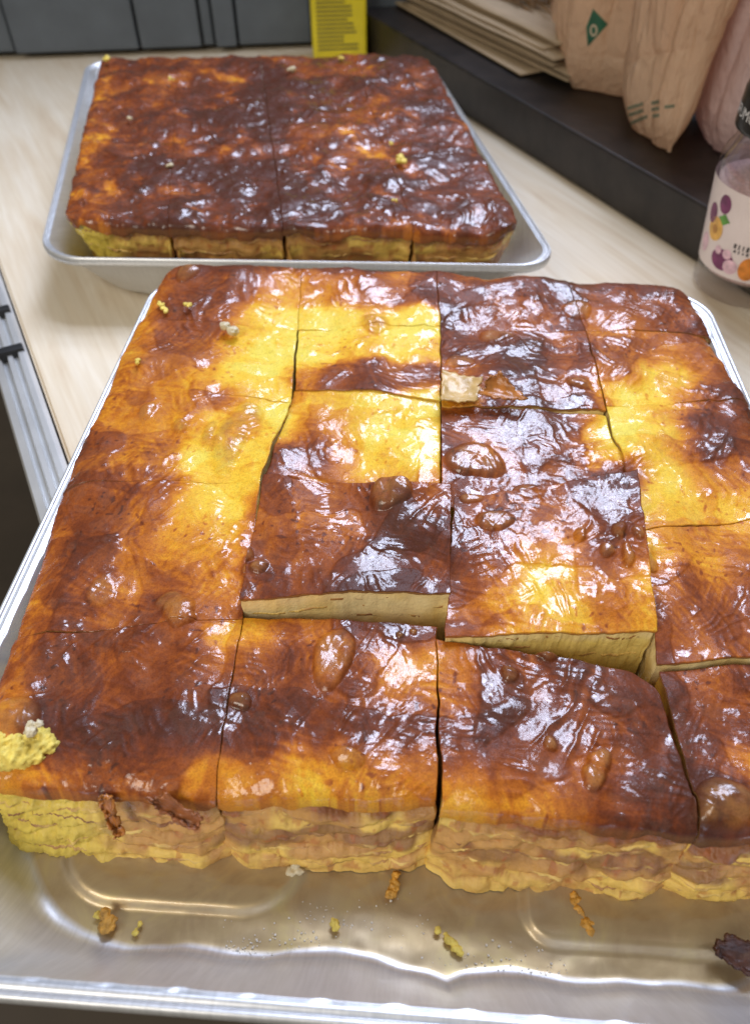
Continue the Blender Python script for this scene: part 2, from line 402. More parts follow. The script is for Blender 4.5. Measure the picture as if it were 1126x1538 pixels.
# ------------------------------------------------------------------ browning of the crust, read off the baked surface (0 pale yellow .. 1 nearly black)
ROWS = {
 410: '260 60 300 75 340 75 400 70 450 60 500 75 560 80 600 50 650 80 720 65 800 65 850 80 900 85',
 450: '240 50 280 65 320 65 360 60 400 50 440 52 480 55 520 62 560 70 600 72 650 75 700 70 750 75 800 75 840 88 900 80 950 80 1000 85',
 490: '220 45 260 60 300 60 340 60 380 40 400 20 440 15 480 10 520 10 560 35 600 10 640 10 680 85 720 70 760 70 800 70 850 85 900 65 950 65 1000 85 1030 85',
 530: '200 50 240 60 280 55 320 50 350 20 400 5 440 10 460 18 500 25 540 35 600 25 650 30 680 85 720 85 760 85 800 85 860 70 900 60 940 60 980 65 1010 60 1060 70',
 565: '190 50 230 55 270 55 310 35 350 5 400 5 450 45 500 68 550 75 600 65 640 70 680 50 720 65 760 90 800 85 860 65 900 50 940 60 980 30 1010 28 1060 60 1090 70',
 600: '160 55 200 60 250 55 300 50 340 45 380 20 420 10 460 35 500 30 550 20 600 15 645 15 690 40 740 80 800 85 860 80 905 40 940 15 980 30 1020 45 1060 60 1100 75',
 640: '130 60 180 60 230 55 280 50 320 40 350 35 380 40 420 15 450 55 500 40 540 15 580 5 640 10 680 65 720 75 780 85 840 85 890 50 920 15 960 18 1000 35 1040 65 1070 98 1110 75',
 680: '110 65 150 60 200 60 250 65 290 15 330 30 370 25 400 30 430 75 470 65 520 40 560 20 580 35 640 15 680 80 720 55 780 75 840 70 880 50 910 20 940 12 1000 20 1030 55 1070 95 1110 70',
 720: '90 75 140 65 200 60 260 60 300 25 340 12 380 15 410 60 450 52 500 48 550 45 600 40 650 40 690 90 740 80 800 80 860 85 920 98 950 98 980 15 1010 15 1050 50 1100 60',
 760: '85 70 130 75 180 70 230 60 280 30 320 25 360 18 395 60 440 62 490 65 540 68 600 65 650 50 690 85 730 75 780 80 830 65 880 80 940 98 980 28 1030 30 1080 40 1120 40',
 800: '70 65 110 80 160 75 210 55 260 40 310 40 350 30 380 58 430 58 480 62 530 68 580 85 640 75 690 80 740 70 800 65 860 60 900 70 950 75 990 32 1040 45 1100 40',
 840: '55 60 100 75 150 70 200 50 250 50 300 40 340 40 380 62 430 68 480 78 530 85 600 92 650 85 690 80 740 65 800 45 850 50 900 65 950 50 1000 30 1060 35 1110 50',
 880: '40 60 90 65 140 60 190 50 240 62 290 50 340 45 380 68 430 80 500 85 580 92 650 92 700 75 750 55 810 30 860 40 910 50 960 35 1000 60 1040 75 1080 55 1120 70',
 920: '20 65 70 75 120 70 170 65 230 65 280 60 330 60 690 75 740 50 790 33 850 38 910 50 960 38 1010 70 1060 70 1110 75',
 950: '20 70 80 75 150 75 220 70 290 60 340 35 380 40 430 60 480 60 540 75 600 85 640 80 1010 70 1060 75 1110 75',
 990: '20 70 80 80 150 85 220 80 280 75 340 70 380 65 440 80 490 55 550 70 590 48 640 45 680 62 740 75 800 80 860 85 920 85 960 68 1010 85 1060 65 1110 70',
 1030: '20 60 60 85 120 80 180 85 250 85 320 80 370 75 430 75 480 65 530 70 580 60 640 65 680 65 740 80 800 85 860 85 920 70 970 75 1020 80 1070 70 1110 80',
 1070: '15 50 60 92 120 98 180 98 250 92 320 85 360 80 430 75 490 75 550 80 600 75 640 75 690 75 750 88 810 85 860 75 910 65 960 80 1010 92 1070 92 1120 90',
 1100: '60 85 100 92 160 98 220 98 290 85 340 85 400 80 470 75 550 88 620 88 680 75 740 82 800 75 850 80 900 75 960 85 1020 92 1090 92',
 1140: '40 50 100 55 150 70 200 65 250 58 300 52 330 48 400 60 450 45 520 45 580 52 640 52 680 72 740 75 800 75 850 70 900 65 960 85 1010 92 1060 88 1110 55',
 1180: '130 48 200 50 260 45 310 48 340 33 400 33 460 25 520 33 580 40 640 40 680 33 740 33 800 45 860 60 920 75 980 92 1040 88 1110 60',
 1215: '150 48 220 48 300 45 360 40 450 60 560 60 640 50 680 30 740 30 800 40 860 50 920 75 980 88 1040 85 1110 72',
}
CP = []
for yy, s in ROWS.items():
    v = s.split()
    for k in range(0, len(v), 2):
        w = at(float(v[k]), yy, 0.056); CP.append((w[0], w[1], min(0.95, float(v[k + 1]) / 100 + (0.12 if yy >= 1180 else 0))))
CP = np.array(CP)
def proj(p):
    v = (p[0], p[1], p[2] - CAMZ); x = v[0] * _cz + v[1] * _sz; y = -v[0] * _sz + v[1] * _cz; fw = y * _c - v[2] * _s; up = y * _s + v[2] * _c
    return np.array([IW / 2 + FPX * x / fw, IH / 2 - FPX * up / fw])
CPX = np.array([(float(v), yy) for yy, s_ in ROWS.items() for v in s_.split()[::2]])
CUR = {'cp': CP}
def own_points(corn):
    q = np.array([proj(c) for c in corn]); ctr = q.mean(0); q = ctr + (q - ctr) * 1.10
    ins = np.ones(len(CPX), bool); sg = None
    for k in range(4):
        a, b = q[k], q[(k + 1) % 4]; cr = (b[0] - a[0]) * (CPX[:, 1] - a[1]) - (b[1] - a[1]) * (CPX[:, 0] - a[0]); ins &= (cr <= 0)
    return CP[ins] if ins.sum() >= 6 else CP
def brown_front(x, y):
    wx = x + 0.0035 * fbm(x / 0.012, y / 0.012, 41, 3); wy = y + 0.0035 * fbm(x / 0.012, y / 0.012, 47, 3)
    num = np.zeros_like(x); den = np.zeros_like(x) + 1e-12
    for (cx, cy, b) in CUR['cp']:
        sg = 0.0062 + 0.012 * max(cy - 0.1, 0)
        d2 = ((wx - cx) / sg) ** 2 + ((wy - cy) / (sg * 1.25)) ** 2
        k = np.exp(-np.minimum(d2, 60)) + 1e-6 / (1 + d2); num += k * b; den += k
    return np.interp(num / den, [0, 0.2, 0.4, 0.6, 0.8, 1.0], [-0.04, 0.10, 0.35, 0.59, 0.79, 0.98])
RAMP_X = [0, 0.15, 0.35, 0.5, 0.65, 0.8, 1.0]
RAMP_C = np.array([(.80, .65, .095), (.82, .52, .040), (.67, .275, .016), (.49, .150, .012), (.29, .071, .011), (.160, .036, .0095), (.080, .0215, .0095)])
def ramp_np(b):
    b = np.clip(b, 0, 1); return np.column_stack([np.interp(b, RAMP_X, RAMP_C[:, k]) for k in range(3)])

def relief(x, y, seed, amp=1.0):
    """wrinkled, blistered sheet: height and wrinkle mask"""
    h = (0.0044 if seed == 100 else 0.0030) * fbm(x / 0.046, y / 0.046, seed, 2) + (0 if seed == 100 else 0.0016) * fbm(x / 0.022, y / 0.022, seed + 2, 3) + 0.0011 * fbm(x / 0.018, y / 0.018, seed + 9, 2)
    wr = np.zeros_like(x)
    for k, (th, l1, l2, a_) in enumerate(((0.35, 0.0060, 0.034, 0.0006), (1.25, 0.0050, 0.030, 0.0005), (-0.55, 0.0075, 0.030, 0.0007), (2.2, 0.0042, 0.020, 0.0004))):
        ca, sa = math.cos(th), math.sin(th); wx = 0.0035 * fbm(x / 0.018, y / 0.018, seed + 31 + k, 2)
        u = x * ca + y * sa + wx; v = -x * sa + y * ca
        m_ = sstep(0.16, 0.46, fbm(x / 0.030 + 3.1 * k, y / 0.030, seed + 55 + 5 * k, 2))
        r_ = np.clip(1 - np.abs(perlin(u / l1, v / l2, seed + 61 + k)) * 2.0, 0, 1) ** 1.6
        h = h + 1.0 * a_ * m_ * r_; wr = np.maximum(wr, m_ * r_)
    # edges of the stacked pastry sheets
    xs_ = x + 0.012 * fbm(x / 0.03, y / 0.03, 311, 3); ys_ = y + 0.012 * fbm(x / 0.03, y / 0.03, 317, 3)
    for k, (lx, ly) in enumerate(((0.09, 0.035), (0.035, 0.09))):
        f_ = fbm(xs_ / lx + 9 * k, ys_ / ly, seed + 120 + k, 2); h = h + 0.00030 * sstep(0.0, 0.05, f_)
    h = h + 0.00012 * fbm(x / 0.0028, y / 0.0028, seed + 91, 2)
    return h * amp, wr

# blisters of the pastry sheet: pixel centre, half-axes in pixels, height in mm, hollow
BL = [(500, 985, 30, 46, 4.5, 1), (586, 766, 29, 26, 5.5, 1), (360, 1047, 15, 13, 3.5, 0), (266, 912, 24, 22, 4, 0), (283, 922, 11, 8, 3, 0), (446, 731, 18, 13, 3.5, 0),
      (348, 655, 26, 46, 3.0, 0), (370, 625, 22, 25, 2.2, 0), (713, 691, 42, 26, 4.5, 1), (820, 975, 17, 15, 4, 0), (766, 1010, 13, 11, 3, 0), (826, 1114, 10, 10, 2.5, 0), (902, 1140, 18, 16, 4, 0),
      (893, 1163, 17, 18, 3.5, 0), (1095, 1205, 44, 32, 6, 0), (12, 1078, 40, 34, 6, 0), (522, 1138, 26, 14, 3.5, 0), (374, 848, 11, 9, 3, 0), (392, 864, 14, 9, 3, 0), (740, 796, 28, 15, 2.5, 1),
      (705, 758, 16, 12, 2.0, 0), (795, 734, 22, 14, 2.0, 1), (564, 492, 20, 12, 2.2, 0), (936, 850, 9, 14, 3, 0), (866, 818, 9, 9, 2.5, 0), (922, 818, 10, 9, 2.5, 0), (905, 842, 10, 9, 2.2, 0), (975, 846, 9, 14, 2.5, 0),
      (950, 822, 8, 8, 2, 0), (270, 640, 14, 8, 2, 0), (315, 648, 10, 16, 2, 0), (222, 616, 12, 10, 2.5, 0), (285, 425, 15, 9, 3, 0), (255, 895, 20, 14, 2.5, 0), (620, 945, 5, 4, 1.2, 0), (600, 950, 5, 4, 1.2, 0),
      (150, 880, 22, 20, 1.5, 1), (865, 470, 22, 10, 2.5, 0), (745, 505, 25, 10, 2.5, 0), (690, 545, 20, 10, 2, 0), (870, 580, 16, 8, 2.5, 0)]
BLW = []
for (px, py, rx, ry, hh, hol) in BL:
    p = at(px, py, 0.057); dist = (Vector(p) - cam.location).length; dep = math.asin((CAMZ - 0.057) / dist)
    BLW.append((p[0], p[1], rx * dist / FPX, ry * dist / FPX / math.sin(dep), hh * 0.00075, hol))
def blisters(x, y):
    h = np.zeros_like(x); m = np.zeros_like(x); g = np.zeros_like(x)
    for k, (cx, cy, rx, ry, hh, hol) in enumerate(BLW):
        if cx < x.min() - rx or cx > x.max() + rx or cy < y.min() - ry or cy > y.max() + ry: continue
        dx, dy = (x - cx) / rx, (y - cy) / ry
        th = np.arctan2(dy, dx); wob = 1 + 0.10 * np.sin(2 * th + k) + 0.07 * np.sin(3 * th + 2 * k)
        d = np.hypot(dx, dy) / wob
        dome = np.clip(1 - d * d, 0, 1) ** 0.62 if not hol else np.clip(1 - d ** 5, 0, 1) * (0.72 + 0.28 * d * d)
        h = np.maximum(h, hh * dome * (1 + 0.12 * fbm(dx * 2.2 + k, dy * 2.2, 700 + k, 2)) + hh * 0.10 * np.exp(-(d / 1.25) ** 4)); m = np.maximum(m, 1 - sstep(0.55, 1.06, d)); g = np.maximum(g, np.exp(-((d - 1.08) / 0.12) ** 2))
    return h, m, g

# where the egg wash lies thick and wet: pixel centre, radius in pixels
GLZ = [(800, 1035, 55), (870, 1045, 45), (830, 1080, 40), (865, 1000, 50), (300, 1075, 32), (620, 1120, 50), (560, 1130, 35), (640, 1060, 25), (590, 955, 30), (815, 640, 75), (750, 650, 45), (780, 690, 50), (840, 690, 30), (595, 815, 45), (645, 790, 30), (560, 860, 30),
       (790, 560, 55), (720, 550, 35), (860, 590, 45), (630, 580, 35), (700, 480, 30), (740, 450, 30), (800, 500, 40), (860, 440, 40), (930, 500, 40), (960, 470, 30), (920, 540, 30), (250, 545, 45), (300, 520, 30), (310, 450, 25), (380, 420, 30), (430, 425, 25), (540, 450, 35), (230, 620, 35), (240, 700, 30),
       (140, 690, 35), (120, 720, 30), (190, 780, 28), (170, 820, 20), (190, 870, 18), (120, 930, 22), (165, 940, 28), (195, 930, 20), (440, 690, 30), (520, 640, 45), (500, 610, 30), (640, 640, 30), (630, 700, 25), (690, 800, 30), (780, 780, 25), (780, 840, 40), (840, 855, 30), (870, 930, 40), (800, 750, 25), (870, 790, 40), (900, 780, 40), (700, 1200, 30), (840, 1200, 35), (390, 1160, 35), (330, 1060, 25), (700, 620, 35), (930, 660, 30), (960, 690, 20), (70, 1000, 30), (600, 1000, 25)]
GLW = []
for (px, py, r) in GLZ:
    p_ = at(px, py, 0.057); ds = (Vector(p_) - cam.location).length; GLW.append((p_[0], p_[1], r * ds / FPX, r * ds / FPX * 1.25))
def glaze(x, y):
    g = np.zeros_like(x); wx = x + 0.005 * fbm(x / 0.012, y / 0.012, 401, 3); wy = y + 0.005 * fbm(x / 0.012, y / 0.012, 407, 3)
    for cx, cy, rx, ry in GLW: g = np.maximum(g, np.exp(-((wx - cx) / rx) ** 2 - ((wy - cy) / ry) ** 2))
    return 0.68 * g
# ------------------------------------------------------------------ one slice of pie
def build_slice(corn, N, Mv, seed, outer=(0, 0, 0, 0), slope=(0, 0, 0, 0), rounds=(0, 0, 0, 0), style='inner', front=True, walls=(60, 18), amp=1.0, drop=0.010, crumbly=None, floor_z=0.0034, brown=None, amps=None, ribs=(), ribamp=1.0):
    corn = [np.asarray(c, float) for c in corn]
    wS = np.linalg.norm(corn[1] - corn[0]); wT = np.linalg.norm(corn[3] - corn[0])
    S, T = np.meshgrid(np.linspace(0, 1, N), np.linspace(0, 1, Mv)); S = S.ravel().copy(); T = T.ravel().copy()
    # rounded corners FL FR BR BL
    for k, r in enumerate(rounds):
        if not r: continue
        rs, rt = r / wS, r / wT
        s_ = S if k in (0, 3) else 1 - S; t_ = T if k in (0, 1) else 1 - T
        mk = (s_ < rs) & (t_ < rt); a = 1 - s_[mk] / rs; b = 1 - t_[mk] / rt
        a2, b2 = a * np.sqrt(1 - b * b / 2), b * np.sqrt(1 - a * a / 2)
        sn, tn = (1 - a2) * rs, (1 - b2) * rt
        S[mk] = sn if k in (0, 3) else 1 - sn; T[mk] = tn if k in (0, 1) else 1 - tn
    P = bilerp(corn, S, T); x, y = P[:, 0].copy(), P[:, 1].copy()
    jx = 0.0010 * fbm(x / 0.014, y / 0.014, 3, 3); jy = 0.0010 * fbm(x / 0.014, y / 0.014, 5, 3)
    x2, y2 = x + jx, y + jy
    h, wm = relief(x, y, 100, amp) if front else relief(0.82 * x + 0.57 * y, -0.57 * x + 0.82 * y, 300, amp)
    b = brown(x, y)
    if front:
        bh, bmk, bg = blisters(x, y)
    else:
        bh, bmk, bg = np.zeros_like(x), np.zeros_like(x), np.zeros_like(x)
    z = P[:, 2] + h + bh + 0.0008 * fbm(x / 0.05, y / 0.05, seed, 2)
    dist = [T * wT, (1 - S) * wS, (1 - T) * wT, S * wS]
    for k in range(4):
        R = outer[k]
        if R:
            q = np.clip(1 - dist[k] / R, 0, 1); z = z - drop * (1 - np.sqrt(np.clip(1 - (0.97 * q) ** 2, 0, 1)))
    xs_ = x + 0.012 * fbm(x / 0.03, y / 0.03, 311, 3); ys_ = y + 0.012 * fbm(x / 0.03, y / 0.03, 317, 3)
    st1 = fbm(xs_ / 0.09, ys_ / 0.035, (100 if front else 300) + 120, 2); st2 = fbm(xs_ / 0.035 + 9, ys_ / 0.09, (100 if front else 300) + 121, 2)
    b = b + 0.10 * fbm(x / 0.012, y / 0.012, 201, 4, 0.6) + 0.07 * fbm(x / 0.0022, y / 0.0022, 211, 2) + np.clip(18 * (h - h.mean()), -0.08, 0.08) * (0.4 + b) + 0.04 * wm + 0.03 * bg
    for k_, th_ in enumerate((0.5, 1.35, -0.45)):
        u_ = x * math.cos(th_) + y * math.sin(th_) + 0.004 * fbm(x / 0.02, y / 0.02, 501 + k_, 2); v_ = -x * math.sin(th_) + y * math.cos(th_)
        mk_ = sstep(-0.05, 0.25, fbm(x / 0.035, y / 0.035, 511 + k_, 2)); sn_ = fbm(u_ / 0.0024, v_ / 0.022, 521 + k_, 3, 0.6)
        b = b + 0.16 * mk_ * sn_ * np.clip(0.35 + 1.4 * b, 0.3, 1); z = z + 0.00022 * mk_ * sn_
    b = b + 0.22 * sstep(0.46, 0.60, perlin(x / 0.0030, y / 0.0030, 541)) * sstep(0.0, 0.3, fbm(x / 0.03, y / 0.03, 545, 2))
    b = b + 0.05 * np.sign(st1) * sstep(0, 0.03, np.abs(st1)) + 0.05 * np.sign(st2) * sstep(0, 0.03, np.abs(st2)) - 0.04 * np.exp(-(st1 / 0.02) ** 2) - 0.03 * np.exp(-(st2 / 0.018) ** 2)
    b = np.where(b > 0.35, 0.35 + (b - 0.35) * 1.06, b)
    col = ramp_np(b)
    tan = np.array([.40, .175, .042]); bk = (bmk * (0.36 + 0.5 * fbm(x / 0.006, y / 0.006, 88, 2)))[:, None]; col = col * (1 - bk) + tan * bk
    gloss = np.clip(0.19 + 0.55 * fbm(x / 0.024, y / 0.024, 77 + (0 if front else 9), 3) + (0.0 if front else 0.22) + 0.35 * bmk + (glaze(x, y) if front else 0), 0.0, 1.0)
    V = np.column_stack([x2, y2, z])
    # perimeter, counter-clockwise from the front left
    idx = np.arange(N * Mv).reshape(Mv, N)
    per = np.concatenate([idx[0, :-1], idx[:-1, -1], idx[-1, :0:-1], idx[:0:-1, 0]]); side = np.concatenate([np.zeros(N - 1), np.ones(Mv - 1), np.full(N - 1, 2), np.full(Mv - 1, 3)]).astype(int)
    pv = V[per]; n = len(per)
    tg = np.roll(pv, -3, 0) - np.roll(pv, 3, 0); nrm = np.column_stack([tg[:, 1], -tg[:, 0]]); nrm /= np.linalg.norm(nrm, axis=1)[:, None] + 1e-9
    for _ in range(4): nrm = (nrm + np.roll(nrm, 1, 0) + np.roll(nrm, -1, 0)) / 3
    arc = np.concatenate([[0], np.cumsum(np.linalg.norm(np.diff(pv[:, :2], axis=0), axis=1))])
    isout = np.array([1.0 if outer[k] else 0.0 for k in range(4)])[side]
    verts = [V]; cols = [col]; gl = [gloss]; loops = [per]
    dep = 0.0020 + 0.0012 * fbm(arc / 0.006, np.full(n, seed * 1.7), seed + 7, 3) + isout * (0.0025 + 0.0042 * fbm(arc / 0.014, np.full(n, 0.3), seed + 8, 4, 0.6)) + (side == 0) * isout * (0.0045 if front else 0.002) * sstep(-0.35, 0.25, fbm(arc / 0.022, np.full(n, 0.9), seed + 18, 3))
    dep = np.maximum(dep, 0.0008)
    for k, (fz, inn) in enumerate(((0.35, 0.00005), (0.8, 0.0002), (1.0, 0.0012))):
        q = pv.copy(); q[:, :2] -= nrm * (inn - 0.0016 * fz * isout * (side == 0))[:, None]; q[:, 2] -= dep * fz
        base = len(np.concatenate(verts)); verts.append(q); loops.append(np.arange(base, base + n))
        lt = np.array([.52, .29, .10]); c2 = col[per] * (0.35 + 0.5 * isout[:, None]) + lt * (0.65 - 0.5 * isout[:, None]); cols.append(c2); gl.append(gloss[per] * 0.4)
    Fs = [grid_faces(N, Mv)]
    for a_, b_ in zip(loops[:-1], loops[1:]):
        Fs.append(np.column_stack([np.roll(a_, -1), a_, b_, np.roll(b_, -1)]))
    Fs = np.concatenate(Fs)
    ctr = np.mean(corn, axis=0)
    root = empty('pie_slice', (ctr[0], ctr[1], floor_z))
    put(mesh_np('crust', np.concatenate(verts), Fs, M_CRUST if front else M_CRUST_B, col=np.concatenate(cols), extra={'gloss': np.concatenate(gl)}), root)
    # filling: layered walls
    K = walls[1]; amps = np.array(amps if amps is not None else (0.0007,) * 4)
    sl = np.array(slope, float)[side]; am = amps[side]; isf = (side == 0).astype(float)
    wd = max(3, n // 40)
    ker = np.ones(2 * wd + 1) / (2 * wd + 1)
    def cyc(a): return np.convolve(np.concatenate([a[-wd:], a, a[:wd]]), ker, 'valid')
    sl, am = cyc(sl), cyc(am)
    rng = np.random.RandomState(seed)
    ftop = cyc(pv[:, 2])
    VV = []; CC = []; GG = []
    cr = np.zeros(n)
    if crumbly is not None: cr = (1 - sstep(crumbly[0], crumbly[1], pv[:, 0] + 0.010 * fbm(arc / 0.01, arc * 0 + 1.5, 4, 3))) * np.maximum(isf, (side == 3))
    for k in range(K + 1):
        f = k / K
        topz = pv[:, 2] - dep * 0.75; zz = topz * (1 - f) + floor_z * f
        ph = f * 5.2 + 1.7 * fbm(arc / 0.032, np.full(n, f * 1.1), seed + 13, 3) + 3
        fr = ph % 1.0; lay = np.floor(ph)
        bul = 1 - np.abs(2 * fr - 1) ** 2.6
        lum = perlin(arc / 0.020, lay * 7.31 + f, seed + 17)
        disp = am * (bul * (0.9 + 1.0 * lum) - 0.7 + 0.9 * fbm(arc / 0.016, np.full(n, f * 3.0), seed + 19, 3) + 0.35 * fbm(arc / 0.004, np.full(n, f * 9.0), seed + 20, 2))
        disp = disp + cr * (0.0026 * fbm(arc / 0.0046, zz / 0.0046, seed + 23, 4, 0.7))
        if style == 'front': disp = disp + isf * np.exp(-((f - 0.13) / 0.08) ** 2) * 0.0022 * sstep(-0.2, 0.3, fbm(arc / 0.03, arc * 0 + 2.2, seed + 3, 2))
        if style == 'custard': disp = disp + isf * 0.0016 * fbm(arc / 0.004, zz / 0.004, seed + 27, 4, 0.65)
        if k == 0: disp = np.minimum(disp, -0.0003)
        off = -0.0008 + sl * f + disp - 0.0012 * isf * (f < 0.16) * isout
        q = np.column_stack([pv[:, :2] + nrm * off[:, None], zz])
        VV.append(q)
        nA = fbm(arc / 0.018, np.full(n, f * 3.0), seed + 29, 4); nB = perlin(arc / 0.016, lay * 3.7 + 0.5 * f, seed + 33)
        yel = np.array([.84, .57, .13]); tanc = np.array([.60, .325, .095]); mau = np.array([.27, .115, .045]); brn = np.array([.24, .070, .018]); cream = np.array([.96, .80, .43]); cust = np.array([.80, .62, .10])
        if style == 'front':
            pick = perlin(arc / 0.030 + lay * 2.7, lay * 5.13 + 0.21, seed + 35) + 0.25 * nA
            t1 = sstep(-0.02, 0.20, pick)[:, None]; c = yel * t1 + tanc * (1 - t1)
            low = fbm(arc / 0.035, arc * 0 + 4.4, seed + 36, 3)
            t2 = (sstep(0.34, 0.38, f + 0.16 * low) * (1 - sstep(0.56, 0.66, f + 0.22 * low + 0.06 * nA)) * sstep(-0.35, 0.0, pick + 0.5 * low))[:, None] * 0.85; c = c * (1 - t2) + mau * t2
            t4 = (sstep(0.74, 0.82, f + 0.10 * nA) * sstep(-0.3, 0.1, low + nA))[:, None] * 0.7; c = c * (1 - t4) + yel * t4
            t3 = (0.92 * (1 - sstep(0.05, 0.20, f + 0.20 * nA)) * sstep(-0.30, 0.10, fbm(arc / 0.03, arc * 0 + 2.2, seed + 3, 2)))[:, None]; c = c * (1 - t3) + brn * t3
            cre = (np.clip((np.abs(2 * fr - 1) - 0.84) / 0.16, 0, 1) * sstep(-0.15, 0.2, lum))[:, None] * 0.6; c = c * (1 - cre) + brn * 1.4 * cre  # shade of the crevices between layers, painted into the colour
            spot = sstep(0.42, 0.52, perlin(arc / 0.0045, np.full(n, f * 9.0), seed + 39))[:, None] * 0.55; c = c * (1 - spot) + brn * 1.8 * spot
        else:
            t1 = sstep(-0.3, 0.3, nA)[:, None]; c = cream * t1 + np.array([.92, .72, .30]) * (1 - t1)
            t2 = sstep(0.5, 0.9, np.full(n, f))[:, None] * 0.5; c = c * (1 - t2) + cust * t2
        if style == 'custard': cu_ = (isf * sstep(0.03, 0.12, np.full(n, f)) * (0.55 + 0.4 * nA))[:, None]; c = c * (1 - cu_) + cust * cu_
        cm = (cr * 0.9)[:, None]; c = c * (1 - cm) + cust * cm
        CC.append(c); GG.append(np.full(n, 0.25) + 0.6 * (f < 0.2) * isf)
    fi = np.where(side == 0)[0]
    for k, fl in enumerate(ribs):
        m_ = len(fi); ar = arc[fi]; rows = []; cc = []
        wav = 0.05 * fbm(ar / 0.028, ar * 0 + k * 3.1, seed + 301 + k, 3); lev = np.clip(fl + wav, 0.02, 0.95) * K
        k0 = np.floor(lev).astype(int); w_ = (lev - k0)[:, None]; st_ = np.stack(VV)          # (K+1, n, 3)
        b0 = st_[k0, fi] * (1 - w_) + st_[np.minimum(k0 + 1, K), fi] * w_
        pro = np.maximum(0.0, 0.0016 * (0.35 + 1.5 * fbm(ar / 0.016, ar * 0 + k * 1.7, seed + 311 + k, 3)) + 0.0008 * fbm(ar / 0.0022, ar * 0 + k, seed + 321, 2)) * np.minimum(1, np.minimum(np.arange(m_), np.arange(m_)[::-1]) / 6)
        pro = pro * ribamp - 0.0006
        for j, (fo, dz) in enumerate(((-0.6, 0.0003), (0.4, 0.0004), (1.0, -0.0002), (1.0, -0.0006), (0.3, -0.0009), (-0.6, -0.0010))):
            q = b0.copy(); o_ = pro * fo if fo > 0 else np.full(m_, -0.0008); q[:, :2] += nrm[fi] * o_[:, None]; q[:, 2] += dz - (0.5 * np.maximum(pro, 0) if fo > 0 else 0); rows.append(q)
            t_ = sstep(-0.2, 0.25, fbm(ar / 0.013, ar * 0 + k * 2.3, seed + 331, 3))[:, None]; base_c = np.array([.80, .56, .16]) * t_ + (np.array([.30, .13, .05]) if k in (2, 3) else np.array([.50, .26, .085])) * (1 - t_)
            if fl < 0.1: base_c = base_c * 0.4 + np.array([.30, .10, .025]) * 0.6
            cc.append(base_c * (1.0 if j < 3 else 0.85))
        put(mesh_np('pastry_layer', np.concatenate(rows), grid_faces(m_, 6)[:, ::-1], M_FILL, col=np.concatenate(cc), extra={'gloss': np.full(6 * m_, 0.45)}), root)
    VV = np.concatenate(VV); FF = grid_faces(n, K + 1, True)[:, ::-1]
    put(mesh_np('filling', VV, FF, M_FILL if style == 'front' else M_FILL_IN, col=np.concatenate(CC), extra={'gloss': np.concatenate(GG)}), root)
    return root

Q = lambda px, py, z: at(px, py, z)
Wd = lambda x, y, z: np.array([x, y, z])
GRID = {
 (0, 0): [Wd(-.1585, .1075, .051), Q(318, 1194, .0545), Q(364, 929, .053), Wd(-.1575, .167, .053)],
 (0, 1): [Q(320, 1192, .0545), Q(655, 1194, .0555), Q(656, 941, .054), Q(366, 927, .053)],
 (0, 2): [Q(664, 1208, .0565), Q(1055, 1246, .0555), Q(982, 1014, .054), Q(656, 962, .055)],
 (0, 3): [Q(1058, 1247, .0555), Wd(.176, .107, .054), Wd(.180, .172, .053), Q(991, 1006, .053)],
 (1, 0): [Wd(-.1575, .1672, .053), Q(364, 928, .053), Q(392, 720, .0555), Wd(-.167, .252, .055)],
 (1, 1): [Q(359, 899, .063), Q(677, 886, .064), Q(676, 731, .070), Q(397, 717, .067)],
 (1, 2): [Q(669, 956, .060), Q(986, 948, .060), Q(957, 706, .070), Q(681, 748, .062)],
 (1, 3): [Q(987, 994, .056), Wd(.182, .174, .055), Wd(.184, .252, .056), Q(966, 800, .057)],
 (2, 0): [Wd(-.167, .2522, .055), Q(392, 719.5, .0555), Q(436, 601, .056), Wd(-.165, .3225, .057)],
 (2, 1): [Q(393, 744, .051), Q(660, 758, .051), Q(661, 600, .056), Q(441, 586, .054)],
 (2, 2): [Q(662, 768, .055), Q(952, 742, .053), Q(908, 626, .056), Q(662, 607, .059)],
 (2, 3): [Q(964, 799, .0565), Wd(.184, .2527, .056), Wd(.183, .333, .056), Q(909.6, 611.8, .057)],
 (3, 0): [Wd(-.165, .3227, .057), Q(436, 600.7, .056), Q(446, 494, .0575), Wd(-.166, .388, .0585)],
 (3, 1): [Q(443, 584, .055), Q(661.5, 598, .058), Q(661, 493, .0575), Q(448, 492, .057)],
 (3, 2): [Q(663, 606, .060), Q(909, 618, .056), Q(879, 498, .0575), Q(662, 492.5, .058)],
 (3, 3): [Q(909.8, 611, .057), Wd(.183, .3333, .056), Wd(.178, .400, .055), Q(879.6, 498.2, .0575)],
 (4, 0): [Wd(-.166, .3882, .0585), Q(446, 493.8, .0575), Q(454.6, 394, .065), Wd(-.158, .447, .068)],
 (4, 1): [Q(446.6, 493.5, .0575), Q(661, 492, .0575), Q(653.5, 398, .064), Q(455, 394, .065)],
 (4, 2): [Q(661.6, 492, .058), Q(879, 497.5, .0575), Q(847, 412, .063), Q(654, 398, .064)],
 (4, 3): [Q(879.6, 497.5, .0575), Wd(.180, .4003, .056), Wd(.172, .450, .060), Q(847.5, 412.5, .0625)],
}
